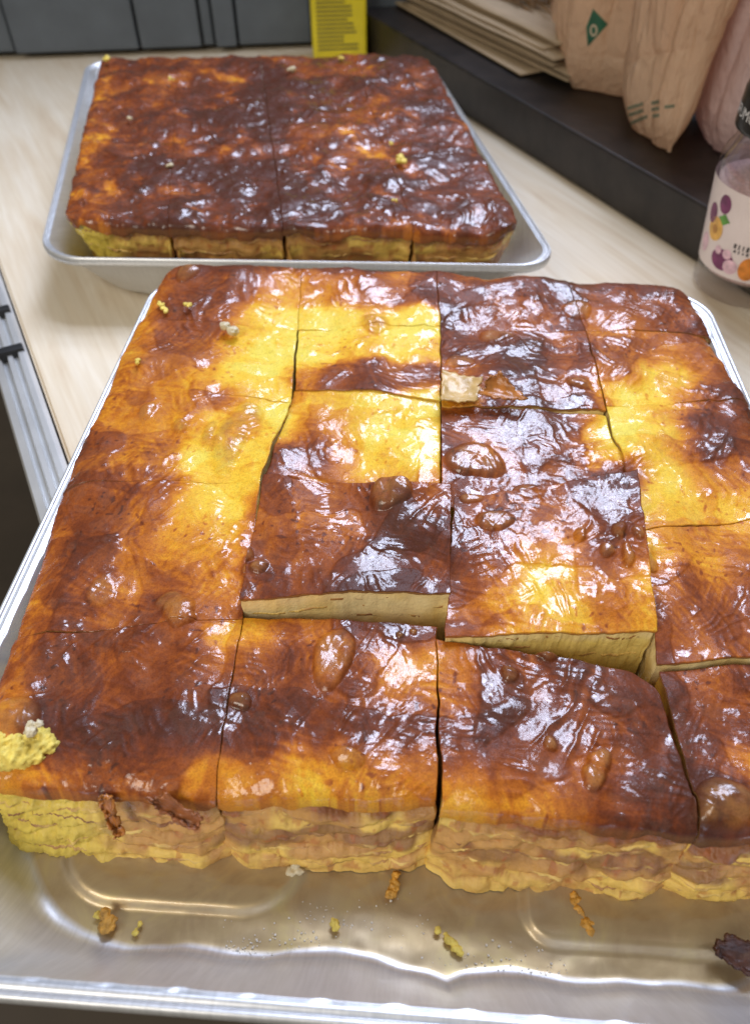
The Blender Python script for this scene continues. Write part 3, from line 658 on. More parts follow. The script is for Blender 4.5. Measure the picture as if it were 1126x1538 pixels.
LOOK = {
 (0, 0): 'front corner slice, dark brown on top with its yellow filling crumbling out at the left',
 (0, 1): 'front slice with a large oval tan blister on its glossy brown top',
 (0, 2): 'front slice right of the black gap, dark with a broad wet shine',
 (0, 3): 'front slice at the right, cut off by the picture, with a big tan blister',
 (1, 0): 'wrinkled slice at the left side of the front pie, second row from the front',
 (1, 1): 'raised reddish-brown slice with a round button blister and a pale cut side',
 (1, 2): 'raised slice with a very dark straight-cut corner and a row of small blisters',
 (1, 3): 'golden and dark orange slice on the right side, behind the front right slice',
 (2, 0): 'glossy orange-brown slice on the left side, third row, with a yellow right half',
 (2, 1): 'bright yellow slice with one brown corner directly behind the raised button-blister slice',
 (2, 2): 'dark shiny slice with a wide flat tan blister at its near left corner',
 (2, 3): 'yellow slice on the right with a near-black patch by the tray wall',
 (3, 0): 'left side slice, fourth row, orange outside and bare yellow at its right',
 (3, 1): 'small yellow slice with a dark brown near edge, fourth row from the front',
 (3, 2): 'dark purple-brown slice with a torn pale flap at its near left corner',
 (3, 3): 'orange slice on the right side below the back right corner of the front pie',
 (4, 0): 'puffed brown corner slice at the back left of the front pie',
 (4, 1): 'back row slice of the front pie, second from the left, orange turning brown',
 (4, 2): 'back row slice of the front pie, third from the left, dark and wrinkled',
 (4, 3): 'back right corner slice of the front pie, very dark brown beside the bent foil corner',
}
for (r, c), corn in GRID.items():
    outer = [0.016 if r == 0 else 0, 0.016 if c == 3 else 0, 0.018 if r == 4 else 0, 0.020 if c == 0 else 0]
    slope = [0.0095 if r == 0 else 0, -0.019 if c == 3 else 0, -0.019 if r == 4 else 0, -0.019 if c == 0 else 0]
    rounds = [0.020 if (r, c) == (0, 0) else 0.0, 0, 0, 0]
    if (r, c) == (4, 0): rounds[3] = 0.025
    if (r, c) == (4, 3): rounds[2] = 0.024
    if (r, c) == (0, 2): rounds[2] = 0.012
    CUR['cp'] = own_points(corn)
    N = 190 if r == 0 else (170 if r == 1 else 130)
    amps = [0.0021 if r == 0 else 0.0007, 0.0006, 0.0006, 0.0012 if c == 0 else 0.0006]
    dr = {0: 0.0065}.get(r, 0.009)
    o = build_slice(corn, N, N, 1000 + 37 * r + 101 * c, outer, slope, rounds, 'front' if r == 0 else ('custard' if (r, c) == (1, 2) else 'inner'), True, (0, 40 if r == 0 else 16), 1.0, dr,
                    (-0.122, -0.092) if (r, c) == (0, 0) else None, 0.0036, brown_front, amps, {0: (0.05, 0.20, 0.34, 0.50, 0.66, 0.84), 1: (0.06, 0.16, 0.28) if c in (1, 2) else ()}.get(r, ()), 1.0 if r == 0 else 0.55)
    tag(o, LOOK[(r, c)], 'pie slice', 'slices of the pie in the front tray')

# rear pie
RP = [at(90, 333, .064), at(787, 347, .064), at(642, 80, .072), at(152, 84, .072)]
BCP = [(120, 220, .50), (160, 130, .58), (200, 110, .70), (150, 170, .55), (180, 180, .60), (130, 290, .68), (260, 140, .60), (300, 110, .62), (220, 220, .75), (230, 270, .78), (300, 160, .72), (380, 160, .95), (430, 150, .95), (400, 200, .95), (330, 200, .9), (360, 110, .72), (330, 140, .62),
       (290, 225, .72), (370, 230, .65), (470, 200, .72), (480, 230, .60), (540, 230, .62), (580, 190, .65), (520, 120, .62), (470, 115, .68), (560, 150, .8), (450, 260, .85), (350, 280, .92), (430, 300, .95), (540, 290, .8), (600, 300, .78), (640, 180, .82), (620, 110, .78), (690, 220, .70), (700, 270, .85), (740, 300, .66), (760, 330, .85), (670, 310, .85), (280, 310, .8), (200, 320, .75), (110, 320, .5), (620, 340, .6)]
BCPW = np.array([(*at(px, py, 0.061)[:2], b) for px, py, b in BCP])
def brown_rear(x, y):
    wx = x + 0.008 * fbm(x / 0.02, y / 0.02, 141, 3); wy = y + 0.010 * fbm(x / 0.02, y / 0.02, 147, 3)
    num = np.full_like(x, 0.78 * 0.02); den = np.full_like(x, 0.02)
    for cx, cy, b in BCPW:
        d2 = ((wx - cx) / 0.017) ** 2 + ((wy - cy) / 0.030) ** 2; k = np.exp(-np.minimum(d2, 50)); num += k * b; den += k
    return num / den + 0.17 * fbm((0.8 * x + 0.6 * y) / 0.034, (-0.6 * x + 0.8 * y) / 0.026, 171, 4, 0.6) + 0.10 - 0.22 * sstep(0.14, 0.36, fbm((0.7 * x - 0.7 * y) / 0.040, (0.7 * x + 0.7 * y) / 0.022, 181, 5, 0.62))
CS = [0, 0.236, 0.485, 0.764, 1.0]; RS = [0, 0.2, 0.4, 0.6, 0.8, 1.0]
rw = ['front row', 'second row from the front', 'middle row', 'fourth row from the front', 'back row']; cw_ = ['leftmost', 'second from the left', 'third from the left', 'rightmost']
hue = {(0, 0): 'orange-brown slice with crumbling yellow side', (0, 1): 'dark brown slice', (0, 2): 'dark glossy slice', (0, 3): 'red-brown slice with shiny front edge'}
for r in range(5):
    for c in range(4):
        g = 0.0002
        st = [(CS[c] + g * (c > 0), RS[r] + g * (r > 0)), (CS[c + 1] - g * (c < 3), RS[r] + g * (r > 0)), (CS[c + 1] - g * (c < 3), RS[r + 1] - g * (r < 4)), (CS[c] + g * (c > 0), RS[r + 1] - g * (r < 4))]
        corn = bilerp(RP, np.array([p[0] for p in st]), np.array([p[1] for p in st]))
        rngz = np.random.RandomState(50 + 7 * r + c); corn[:, 2] += rngz.uniform(-0.0003, 0.0003)
        outer = [0.006 if r == 0 else 0, 0.010 if c == 3 else 0, 0.014 if r == 4 else 0, 0.012 if c == 0 else 0]
        slope = [-0.020 if r == 0 else 0, -0.016 if c == 3 else 0, -0.014 if r == 4 else 0, -0.022 if c == 0 else 0]
        rounds = [0.024 if (r, c) == (0, 0) else 0, 0.022 if (r, c) == (0, 3) else 0, 0.02 if (r, c) == (4, 3) else 0, 0.02 if (r, c) == (4, 0) else 0]
        o = build_slice(corn, 90, 90, 5000 + 37 * r + 101 * c, outer, slope, rounds, 'front' if r == 0 else 'inner', False, (0, 22 if r == 0 else 6), 1.40, 0.004,
                        (-0.225, -0.20) if (r, c) == (0, 0) else None, 0.0036, brown_rear, [0.0014 if r == 0 else 0.0004] * 4, (0.08, 0.3, 0.55) if r == 0 else (), 1.0)
        tag(o, '%s of the rear pie, %s, %s' % (hue.get((r, c), 'dark brown slice' if c else 'orange-brown slice'), rw[r], cw_[c]), 'pie slice', 'slices of the pie in the rear tray')

# ------------------------------------------------------------------ crumbs and flakes
M_CRUMB = plain('yellow_crumb', (0.78, 0.61, 0.12), 0.55, 0, 300, 0.25, 700, 0.0008)
M_CRUMB_O = plain('orange_crumb', (0.62, 0.32, 0.05), 0.5, 0, 300, 0.5, 700, 0.0008)
M_PALE = plain('pale_curd', (0.64, 0.55, 0.36), 0.4, 0, 200, 0.1, 500, 0.0005)
M_FLAKE = plain('burnt_flake', (0.075, 0.026, 0.014), 0.45, 0, 250, 0.5, 500, 0.0006)
def lump(bm, c, r, seed, sub=3, rough=0.45):
    n0 = len(bm.verts)
    res = bmesh.ops.create_icosphere(bm, subdivisions=sub, radius=1.0)
    vs = res['verts']; A = np.array([v.co[:] for v in vs])
    nz = fbm(A[:, 0] * 1.7 + seed, A[:, 1] * 1.7 + A[:, 2] * 1.3, seed, 3) + 0.5 * fbm(A[:, 2] * 3.1 + seed, A[:, 0] * 3.1 - A[:, 1], seed + 5, 2)
    A = A * (1 + rough * nz)[:, None] * np.array(r)
    for v, a in zip(vs, A): v.co = a + np.array(c)
CRUMB_TEX = bpy.data.textures.new('crumbly', 'CLOUDS'); CRUMB_TEX.noise_scale = 0.0016; CRUMB_TEX.noise_depth = 3
def crumb(px, py, z, r, label, seed, mat=M_CRUMB, n=5, rough=0.5, elong=None, name='crumb', sub=2):
    p = at(px, py, z); rng = random.Random(seed); bm = bmesh.new()
    if elong: n = n * 3
    for k in range(n):
        if elong:
            t = (k / (n - 1) - 0.5) * 2; t = rng.uniform(-1, 1); o = (elong[0] * t + rng.uniform(-.4, .4) * r, elong[1] * t + rng.uniform(-.4, .4) * r, rng.uniform(-.1, .2) * r)
        else: o = (rng.uniform(-.7, .7) * r, rng.uniform(-.7, .7) * r, rng.uniform(-.1, .5) * r)
        rr = r * rng.uniform(0.30, 0.75)
        lump(bm, o, (rr, rr * rng.uniform(.8, 1.2), rr * 0.8), seed + k, sub, rough)
    o = bm_obj(name, bm, mat, smooth=True); o.location = (p[0], p[1], z + r * 0.45)
    rm = o.modifiers.new('merge', 'REMESH'); rm.mode = 'VOXEL'; rm.voxel_size = max(r * 0.10, 0.00022); rm.use_smooth_shade = True
    dm = o.modifiers.new('crumbly', 'DISPLACE'); dm.texture = CRUMB_TEX; dm.strength = r * 0.45; dm.mid_level = 0.5; dm.texture_coords = 'GLOBAL'
    return tag(o, label, 'crumb', 'crumbs fallen from the pie')
FZ = 0.0042
crumb(168, 1388, FZ, 0.0036, 'orange-yellow crumb lying in the foil channel at lower left', 11, M_CRUMB_O, 7)
crumb(149, 1374, FZ, 0.0019, 'tiny pale crumb just left of the orange-yellow crumb on the foil', 12)
crumb(206, 1397, FZ, 0.0016, 'tiny greenish-yellow crumb on the foil below the orange-yellow crumb', 13, M_CRUMB, 4, 0.5, (0.0006, 0.0022))
crumb(507, 1392, FZ, 0.0024, 'single flat yellow crumb on the foil between the droplets', 14, M_CRUMB, 4)
crumb(676, 1414, FZ, 0.0020, 'long thin yellow crumb on the foil below the black gap', 15, M_CRUMB, 7, 0.5, (0.0042, -0.0038))
crumb(874, 1378, FZ, 0.0026, 'ragged yellow shred of filling sticking out below the front slice', 16, M_CRUMB_O, 8, 0.5, (0.0026, -0.0062))
crumb(590, 1332, FZ, 0.0026, 'ragged bit of filling on the foil left of the black gap', 17, M_CRUMB_O, 5, 0.5, (-0.0005, -0.004))
crumb(1088, 1312, 0.018, 0.0022, 'small yellow crumb stuck to the side of the right front slice', 18, M_CRUMB, 4)
crumb(440, 1306, FZ, 0.0040, 'whitish translucent bit of curd at the foot of the blistered slice', 19, M_PALE, 4, 0.35)
crumb(34, 1130, 0.048, 0.0072, 'big bright yellow clump of filling on the front left slice', 20, M_CRUMB, 34, 0.8, (0.008, 0.002), 'crumb', 3)
crumb(55, 1096, 0.059, 0.0032, 'pale nub on top of the bright yellow clump', 21, M_PALE, 4)
crumb(345, 497, 0.061, 0.0046, 'whitish nub of curd on the brown back left slice', 22, M_PALE, 2, 0.3)
crumb(245, 463, 0.061, 0.0020, 'thin pale yellow crumb on the left edge near the back corner', 23, M_CRUMB, 6, 0.4, (0.003, -0.005))
crumb(283, 462, 0.063, 0.0024, 'small olive-yellow crumb on the puffed back left slice', 24, M_CRUMB, 4)
crumb(208, 547, 0.060, 0.0024, 'small yellow crumb on the left wrinkled crust, fourth row', 25, M_CRUMB, 4)
for k, (px, py, r, what) in enumerate([(603, 245, .0042, 'yellow bit of filling on the rear pie, largest of its crumbs'), (588, 218, .002, 'tiny yellow crumb above the largest crumb of the rear pie'), (592, 303, .002, 'yellow crumb near the front edge of the rear pie'),
                                       (512, 90, .0028, 'yellow crumb at the back edge of the rear pie near the yellow packet'), (437, 108, .0035, 'whitish flake near the back of the rear pie'), (197, 181, .0025, 'pale crumb on the left side of the rear pie'), (255, 252, .0026, 'small pale crumb on the left front of the rear pie'), (258, 122, .0028, 'yellow crumb on the left back of the rear pie'), (160, 92, .0035, 'yellow crumb at the back left corner of the rear pie')]):
    crumb(px, py, 0.0665 + 0.0075 * max(0, (340 - py) / 260), r, what, 60 + k, M_PALE if 'pale' in what or 'whitish' in what else M_CRUMB, 5)

def flake(corners, label, seed, mat, name='crust_flake', thick=0.0008, curl=0.002, part_of=None, n=22):
    """curled, torn scrap of pastry"""
    S, T = np.meshgrid(np.linspace(0, 1, n), np.linspace(0, 1, n)); S = S.ravel(); T = T.ravel()
    P = bilerp(corners, S, T)
    P[:, 2] += curl * ((S - .5) ** 2 + (T - .5) ** 2) * 2 + 0.0009 * fbm(S * 3, T * 3, seed, 3)
    e = np.minimum(np.minimum(S, 1 - S), np.minimum(T, 1 - T)); jit = (1 - sstep(0, 0.15, e))
    ext = np.linalg.norm(np.asarray(corners[1]) - np.asarray(corners[0]))
    P[:, 0] += jit * ext * 0.14 * fbm(S * 5, T * 5, seed + 1, 3); P[:, 1] += jit * ext * 0.14 * fbm(S * 5, T * 5, seed + 2, 3)
    o = mesh_np(name, P, grid_faces(n, n), mat)
    m = o.modifiers.new('thickness', 'SOLIDIFY'); m.thickness = thick
    if label: tag(o, label, 'flake', 'loose flakes of crust')
    return o
flake([at(1068, 1432, .010), at(1135, 1470, .008), at(1160, 1430, .014), at(1086, 1410, .013)], 'burnt dark flake of crust lying on the foil at the lower right', 31, M_FLAKE, curl=0.004, thick=0.0016)
M_FLAKE_P = plain('pale_pastry', (0.58, 0.38, 0.14), 0.3, 0, 150, 0.2, 400, 0.0005)
M_FLAKE_O = plain('amber_pastry', (0.42, 0.15, 0.025), 0.25, 0, 150, 0.35, 400, 0.0005)
M_FLAKE_R = plain('brown_pastry', (0.30, 0.10, 0.03), 0.35, 0, 150, 0.5, 400, 0.0005)
flake([at(662, 606, .0625), at(715, 605, .0625), at(722, 572, .064), at(664, 562, .064)], 'pale torn flap of pastry between two dark slices', 32, M_FLAKE_P, curl=0.003)
flake([at(718, 598, .064), at(790, 608, .063), at(750, 566, .069), at(735, 572, .068)], 'upturned amber corner of crust right of the pale torn flap', 33, M_FLAKE_O, curl=0.004)
flake([at(222, 1208, .051), at(296, 1250, .042), at(304, 1236, .046), at(252, 1200, .052)], 'dark brown sliver of crust peeling off the front left slice', 34, M_FLAKE_R, curl=0.004, thick=0.0007)
flake([at(150, 1200, .048), at(176, 1258, .034), at(183, 1256, .034), at(166, 1200, .049)], 'narrow amber strip of crust hanging down the front left slice', 35, M_FLAKE_O, curl=0.002, thick=0.0012)

# grease droplets on the foil: nobody could count them
M_DROP, nt, p = new_mat('grease'); p.inputs['Base Color'].default_value = (0.85, 0.82, 0.74, 1); p.inputs['Roughness'].default_value = 0.08; p.inputs['Transmission Weight'].default_value = 0.0; p.inputs['IOR'].default_value = 1.45
rng = random.Random(5); bm = bmesh.new()
tmpl = []
regions = [(330, 1362, 20, 22, 16), (470, 1365, 20, 18, 10), (375, 1422, 55, 12, 60), (440, 1412, 60, 22, 70), (500, 1380, 60, 26, 50), (620, 1390, 60, 30, 26), (720, 1445, 60, 14, 50), (800, 1460, 60, 12, 60), (765, 1430, 70, 20, 30), (560, 1350, 50, 14, 14)]
for (cx, cy, sx, sy, n) in regions:
    for _ in range(int(n * 0.55)):
        px, py = rng.gauss(cx, sx * 0.5), rng.gauss(cy, sy * 0.5)
        p = at(px, py, 0.0030); r = rng.choice([.0002, .00022, .0003, .00035, .0005]) * rng.uniform(.8, 1.2)
        res = bmesh.ops.create_icosphere(bm, subdivisions=1, radius=r); bmesh.ops.scale(bm, vec=(1, 1, 0.6), verts=res['verts']); bmesh.ops.translate(bm, vec=(p[0], p[1], 0.0031 + r * 0.3), verts=res['verts'])
tag(bm_obj('grease_droplets', bm, M_DROP, smooth=True), 'tiny grease droplets scattered over the bare foil in front', 'droplets', kind='stuff')

# ------------------------------------------------------------------ spice jar
def lathe(name, prof, mat, parent=None, n=72):
    V = []; F = []
    for (r, z) in prof:
        for k in range(n): a = 2 * math.pi * k / n; V.append((r * math.cos(a), r * math.sin(a), z))
    F = [tuple(f) for f in grid_faces(n, len(prof), True)]
    F.append(tuple(range(n))[::-1]); F.append(tuple(range((len(prof) - 1) * n, len(prof) * n)))
    return mesh_np(name, V, F, mat, parent)
JX, JY, JR = 0.2525, 0.548, 0.0365
jar = empty('spice_jar', (JX, JY, 0.0005))
M_GLASS, nt, p = new_mat('clear_glass'); p.inputs['Base Color'].default_value = (0.80, 0.77, 0.80, 1); p.inputs['Roughness'].default_value = 0.06; p.inputs['Specular IOR Level'].default_value = 0.8
tb_ = nnode(nt, 'ShaderNodeBsdfTransparent'); tb_.inputs[0].default_value = (1.0, 0.99, 1.0, 1); lw = nnode(nt, 'ShaderNodeLayerWeight'); lw.inputs['Blend'].default_value = 0.35
mg = nnode(nt, 'ShaderNodeMixShader'); lk(nt, mrange(nt, lw.outputs['Facing'], 0, 1, 0.05, 0.40), mg.inputs[0]); lk(nt, tb_.outputs[0], mg.inputs[1]); gs_ = nnode(nt, 'ShaderNodeBsdfGlossy'); gs_.inputs['Roughness'].default_value = 0.06; lk(nt, gs_.outputs[0], mg.inputs[2]); lk(nt, mg.outputs[0], nt.nodes['Material Output'].inputs['Surface'])
outer_p = [(0.030, 0.0), (0.0345, 0.0008), (0.0366, 0.004), (0.0370, 0.010), (0.0365, 0.0165), (0.0370, 0.020), (0.0440, 0.084), (0.0445, 0.092), (0.0430, 0.0985), (0.0400, 0.1035), (0.0375, 0.1095), (0.0370, 0.118)]
inner_p = [(0.0350, 0.118), (0.0355, 0.106), (0.0390, 0.097), (0.0420, 0.090), (0.0355, 0.022), (0.0330, 0.0160), (0.0290, 0.0135), (0.001, 0.0150)]
lathe('glass_body', outer_p + inner_p, M_GLASS, jar)
M_SALT = plain('pink_salt', (0.62, 0.42, 0.40), 0.8, 0, 400, 0.25, 500, 0.001)
lathe('contents', [(0.001, 0.0156), (0.029, 0.0150), (0.0340, 0.0185), (0.0350, 0.028), (0.0405, 0.080), (0.001, 0.083)], M_SALT, jar)
M_CAP = plain('black_cap', (0.010, 0.010, 0.011), 0.28, 0, 80, 0.2)
lathe('cap', [(0.030, 0.1145), (0.0417, 0.1148), (0.0420, 0.1170), (0.0420, 0.1370), (0.0408, 0.1410), (0.0385, 0.1430), (0.0355, 0.1432), (0.0345, 0.1418), (0.0005, 0.1418)], M_CAP, jar)
def cyl_patch(name, r, a0, a1, z0, z1, mat, shape=None, n=24, parent=jar):
    """printed patch on the round jar; shape(u,v)->(a,z) for outlines"""
    V = []; 
    for j in range(n):
        for i in range(n):
            u, v = i / (n - 1), j / (n - 1); du, dv = 2 * u - 1, 2 * v - 1
            if shape == 'disc': uu, vv = du * math.sqrt(1 - dv * dv / 2), dv * math.sqrt(1 - du * du / 2); du, dv = uu, vv
            elif shape == 'leaf': uu, vv = du * math.sqrt(1 - dv * dv / 2), dv * math.sqrt(1 - du * du / 2); du, dv = uu, vv * (1 - abs(uu)) * 1.6
            a = (a0 + a1) / 2 + du * (a1 - a0) / 2; z = (z0 + z1) / 2 + dv * (z1 - z0) / 2
            rz = r + (z - 0.020) * 0.1094; V.append((rz * math.cos(a), rz * math.sin(a), z))
    return mesh_np(name, V, grid_faces(n, n), mat, parent)
CA = math.atan2(0 - JY, 0 - JX)     # bearing of the camera from the jar
M_LAB = plain('printed_label', (0.74, 0.64, 0.62), 0.4, 0, 30, 0.06)
cyl_patch('label', 0.0373, CA - 2.3, CA + 2.3, 0.0215, 0.0830, M_LAB, None, 60)
pc = lambda n_, c: plain(n_, c, 0.4, 0, 150, 0.35)
M_PLUM, M_APR, M_APR2, M_LEAF, M_PINK, M_ORA = pc('plum_print', (0.16, 0.025, 0.10)), pc('apricot_print', (0.72, 0.40, 0.08)), pc('stone_print', (0.45, 0.20, 0.03)), pc('leaf_print', (0.10, 0.28, 0.04)), pc('petal_print', (0.68, 0.45, 0.52)), pc('orange_print', (0.65, 0.22, 0.03))
R1 = 0.03755
def mark(name, da, z, wa, hz, mat, shape='disc', lvl=0): z = 0.0215 + (z - 0.0215) * 1.27; hz *= 1.2; return cyl_patch(name, R1 + 0.0001 * lvl, CA + da - wa, CA + da + wa, z - hz, z + hz, mat, shape, 12)
mark('plum', -0.72, 0.0605, 0.13, 0.0055, M_PLUM); mark('plum', -0.98, 0.0520, 0.12, 0.006, M_PLUM)
mark('apricot', -0.82, 0.0450, 0.19, 0.0072, M_APR); mark('apricot_stone', -0.82, 0.0448, 0.07, 0.0028, M_APR2, 'disc', 1)
mark('leaf', -0.66, 0.0525, 0.14, 0.0022, M_LEAF, 'leaf', 1); mark('petal', -1.05, 0.0335, 0.12, 0.006, M_PINK)
mark('fig', -0.50, 0.0305, 0.24, 0.0066, M_PLUM); mark('petal', -0.62, 0.0352, 0.07, 0.0026, M_PINK, 'disc', 1); mark('petal', -0.42, 0.0350, 0.09, 0.003, M_PINK, 'disc', 1); mark('petal', -0.30, 0.0285, 0.14, 0.0045, M_PINK, 'disc', 2)
mark('orange', 0.02, 0.0300, 0.17, 0.0075, M_ORA); mark('melon', 0.05, 0.0530, 0.20, 0.0062, M_LEAF); mark('melon_flesh', 0.06, 0.0545, 0.16, 0.0042, M_LAB, 'disc', 1); mark('melon_rind', 0.06, 0.0475, 0.16, 0.0016, M_ORA, 'disc', 1)
M_INK = plain('dark_ink', (0.05, 0.04, 0.04), 0.5); M_WHT = plain('white_ink', (0.75, 0.75, 0.75), 0.5)
rr_ = random.Random(3)
for row, (z, hz) in enumerate(((0.0415, 0.0016), (0.0385, 0.0009))):
    for k in range(9):
        mark('lettering', -0.32 + 0.075 * k + 0.02 * row, z, 0.012 if k % 3 else 0.022, hz * rr_.uniform(.8, 1.1), M_INK, None, 1)
def cap_text(txt, r, zc, size, a_start):
    cu = bpy.data.curves.new('lettering', 'FONT'); cu.body = txt; cu.size = size; cu.resolution_u = 2
    to = bpy.data.objects.new('lettering', cu); COL.objects.link(to)
    dg = bpy.context.evaluated_depsgraph_get(); me = bpy.data.meshes.new_from_object(to.evaluated_get(dg)); bpy.data.objects.remove(to)
    for v in me.vertices:
        a = a_start + v.co.x / r; v.co = (r * math.cos(a), r * math.sin(a), zc + v.co.y)
    me.materials.clear(); me.materials.append(M_WHT); o = bpy.data.objects.new('lettering', me); COL.objects.link(o); o.parent = jar
cap_text('PROFUMO ITALIANO', 0.0423, 0.1225, 0.0095, CA - 1.75)
tag(jar, 'glass spice jar with black cap and fruit label at the right edge', 'jar')

# ------------------------------------------------------------------ paper bags stacked on the ledge, straw, plastic bags, yellow packet
M_PAPER = plain('kraft_paper', (0.36, 0.27, 0.17), 0.7, 0, 18, 0.12, 200, 0.0004)
pu = lambda px, py, z: float(np.dot(at(px, py, z)[:2] - E1, edir)); pvv = lambda px, py, z: float(np.dot(at(px, py, z)[:2] - E1, enor))
ua, ub = pu(600, 8, LZ), pu(815, 133, LZ); va = pvv(720, 75, LZ)
words = ['lowest', 'second lowest', 'third', 'fourth', 'fifth', 'sixth', 'seventh', 'topmost']
zc = LZ
for k in range(8):
    th = 0.0028; gap = 0.0006 if k not in (2, 4) else 0.0045
    zc += gap
    L = (ub - ua) * 0.98 + 0.012 * ((k * 37) % 5 - 2) / 2; wdt = 0.24
    u = ua + L / 2 + 0.004 * ((k * 13) % 7 - 3); v = va + wdt / 2 + 0.006 * ((k * 29) % 5 - 2) / 2 + (0.008 if k > 4 else 0)
    nU, nV = 24, 14; V = []
    for j in range(nV):
        for i in range(nU):
            a, b = i / (nU - 1), j / (nV - 1); q = tpt(u + (a - .5) * L, v + (b - .5) * wdt)
            V.append((q[0], q[1], zc + 0.0012 * float(perlin(a * 3 + k, b * 3.0, 70 + k)) * (k > 0) + 0.0015))
    o = mesh_np('paper_bag', V, grid_faces(nU, nV), M_PAPER, smooth=True)
    m = o.modifiers.new('thickness', 'SOLIDIFY'); m.thickness = 0.0018; m.offset = 1
    r_ = Matrix.Rotation(math.radians(((k * 17) % 9 - 4) * 0.55), 4, 'Z'); ctr = Vector((*tpt(u, v), 0)); o.data.transform(Matrix.Translation(ctr) @ r_ @ Matrix.Translation(-ctr))
    tag(o, '%s flat brown paper bag of the stack on the dark board' % words[k], 'paper bag', 'flat paper bags stacked on the board')
    zc += th
STZ = zc + 0.002
M_STRAW = plain('brown_straw', (0.22, 0.13, 0.06), 0.7, 0, 60, 0.4)
sb = empty('straw_bundle', (*at(800, 8, STZ)[:2], STZ)); rng = random.Random(8)
c0 = at(800, 4, STZ)
for k in range(46):
    a = rng.uniform(-0.35, 0.35) + T_ANG; L = rng.uniform(.05, .09); pts = []
    bx = c0[0] + rng.uniform(-.03, .03); by = c0[1] + rng.uniform(-.02, .03); bz = STZ + rng.uniform(.001, .022)
    bm = bmesh.new(); prev = None
    for s in range(5):
        t = s / 4 - .5; c = Vector((bx + math.cos(a) * L * t, by + math.sin(a) * L * t, bz - 0.02 * t * t))
        ring = [bm.verts.new(c + Vector((math.cos(w) * math.sin(a) * -.0009, math.cos(w) * math.cos(a) * .0009, math.sin(w) * .0009))) for w in (0, 2.1, 4.2)]
        if prev:
            for i in range(3): bm.faces.new((prev[i], prev[(i + 1) % 3], ring[(i + 1) % 3], ring[i]))
        prev = ring
    put(bm_obj('strand', bm, M_STRAW), sb)
tag(sb, 'bundle of brown straw lying on the paper bags', 'straw')

def mat_bag(name, color, tr):
    m, nt, p = new_mat(name)
    v = objcoord(nt); f = noise(nt, v, 14, 4)
    lk(nt, ramp(nt, f, [(0.3, tuple(c * .86 for c in color)), (0.7, color)]), p.inputs['Base Color'])
    p.inputs['Roughness'].default_value = 0.36; p.inputs['Subsurface Weight'].default_value = 0
    vo = nnode(nt, 'ShaderNodeTexVoronoi'); vo.inputs['Scale'].default_value = 26; vo.feature = 'F1'
    nv_ = nnode(nt, 'ShaderNodeVectorMath', operation='ADD'); lk(nt, objcoord(nt, (1, 1, 0.6)), nv_.inputs[0]); nz_ = nnode(nt, 'ShaderNodeTexNoise'); nz_.inputs['Scale'].default_value = 18
    sc_ = nnode(nt, 'ShaderNodeVectorMath', operation='SCALE'); sc_.inputs['Scale'].default_value = 0.04; lk(nt, nz_.outputs['Color'], sc_.inputs[0]); lk(nt, sc_.outputs[0], nv_.inputs[1]); lk(nt, nv_.outputs[0], vo.inputs['Vector'])
    bq = bump(nt, None, vo.outputs['Distance'], 0.6, 0.007); bump(nt, p, noise(nt, objcoord(nt, (1, 1, 0.35)), 45, 4, 0.55, 0.6), 0.6, 0.002, bq)
    out = nt.nodes['Material Output']; ts = nnode(nt, 'ShaderNodeBsdfTranslucent'); ts.inputs[0].default_value = (*color, 1)
    ms = nnode(nt, 'ShaderNodeMixShader'); ms.inputs[0].default_value = tr
    lk(nt, p.outputs[0], ms.inputs[1]); lk(nt, ts.outputs[0], ms.inputs[2]); lk(nt, ms.outputs[0], out.inputs['Surface'])
    return m
M_BAG = mat_bag('biodegradable_bag', (0.86, 0.64, 0.45), 0.50); M_BAGP = mat_bag('pink_bag', (0.74, 0.55, 0.51), 0.35)
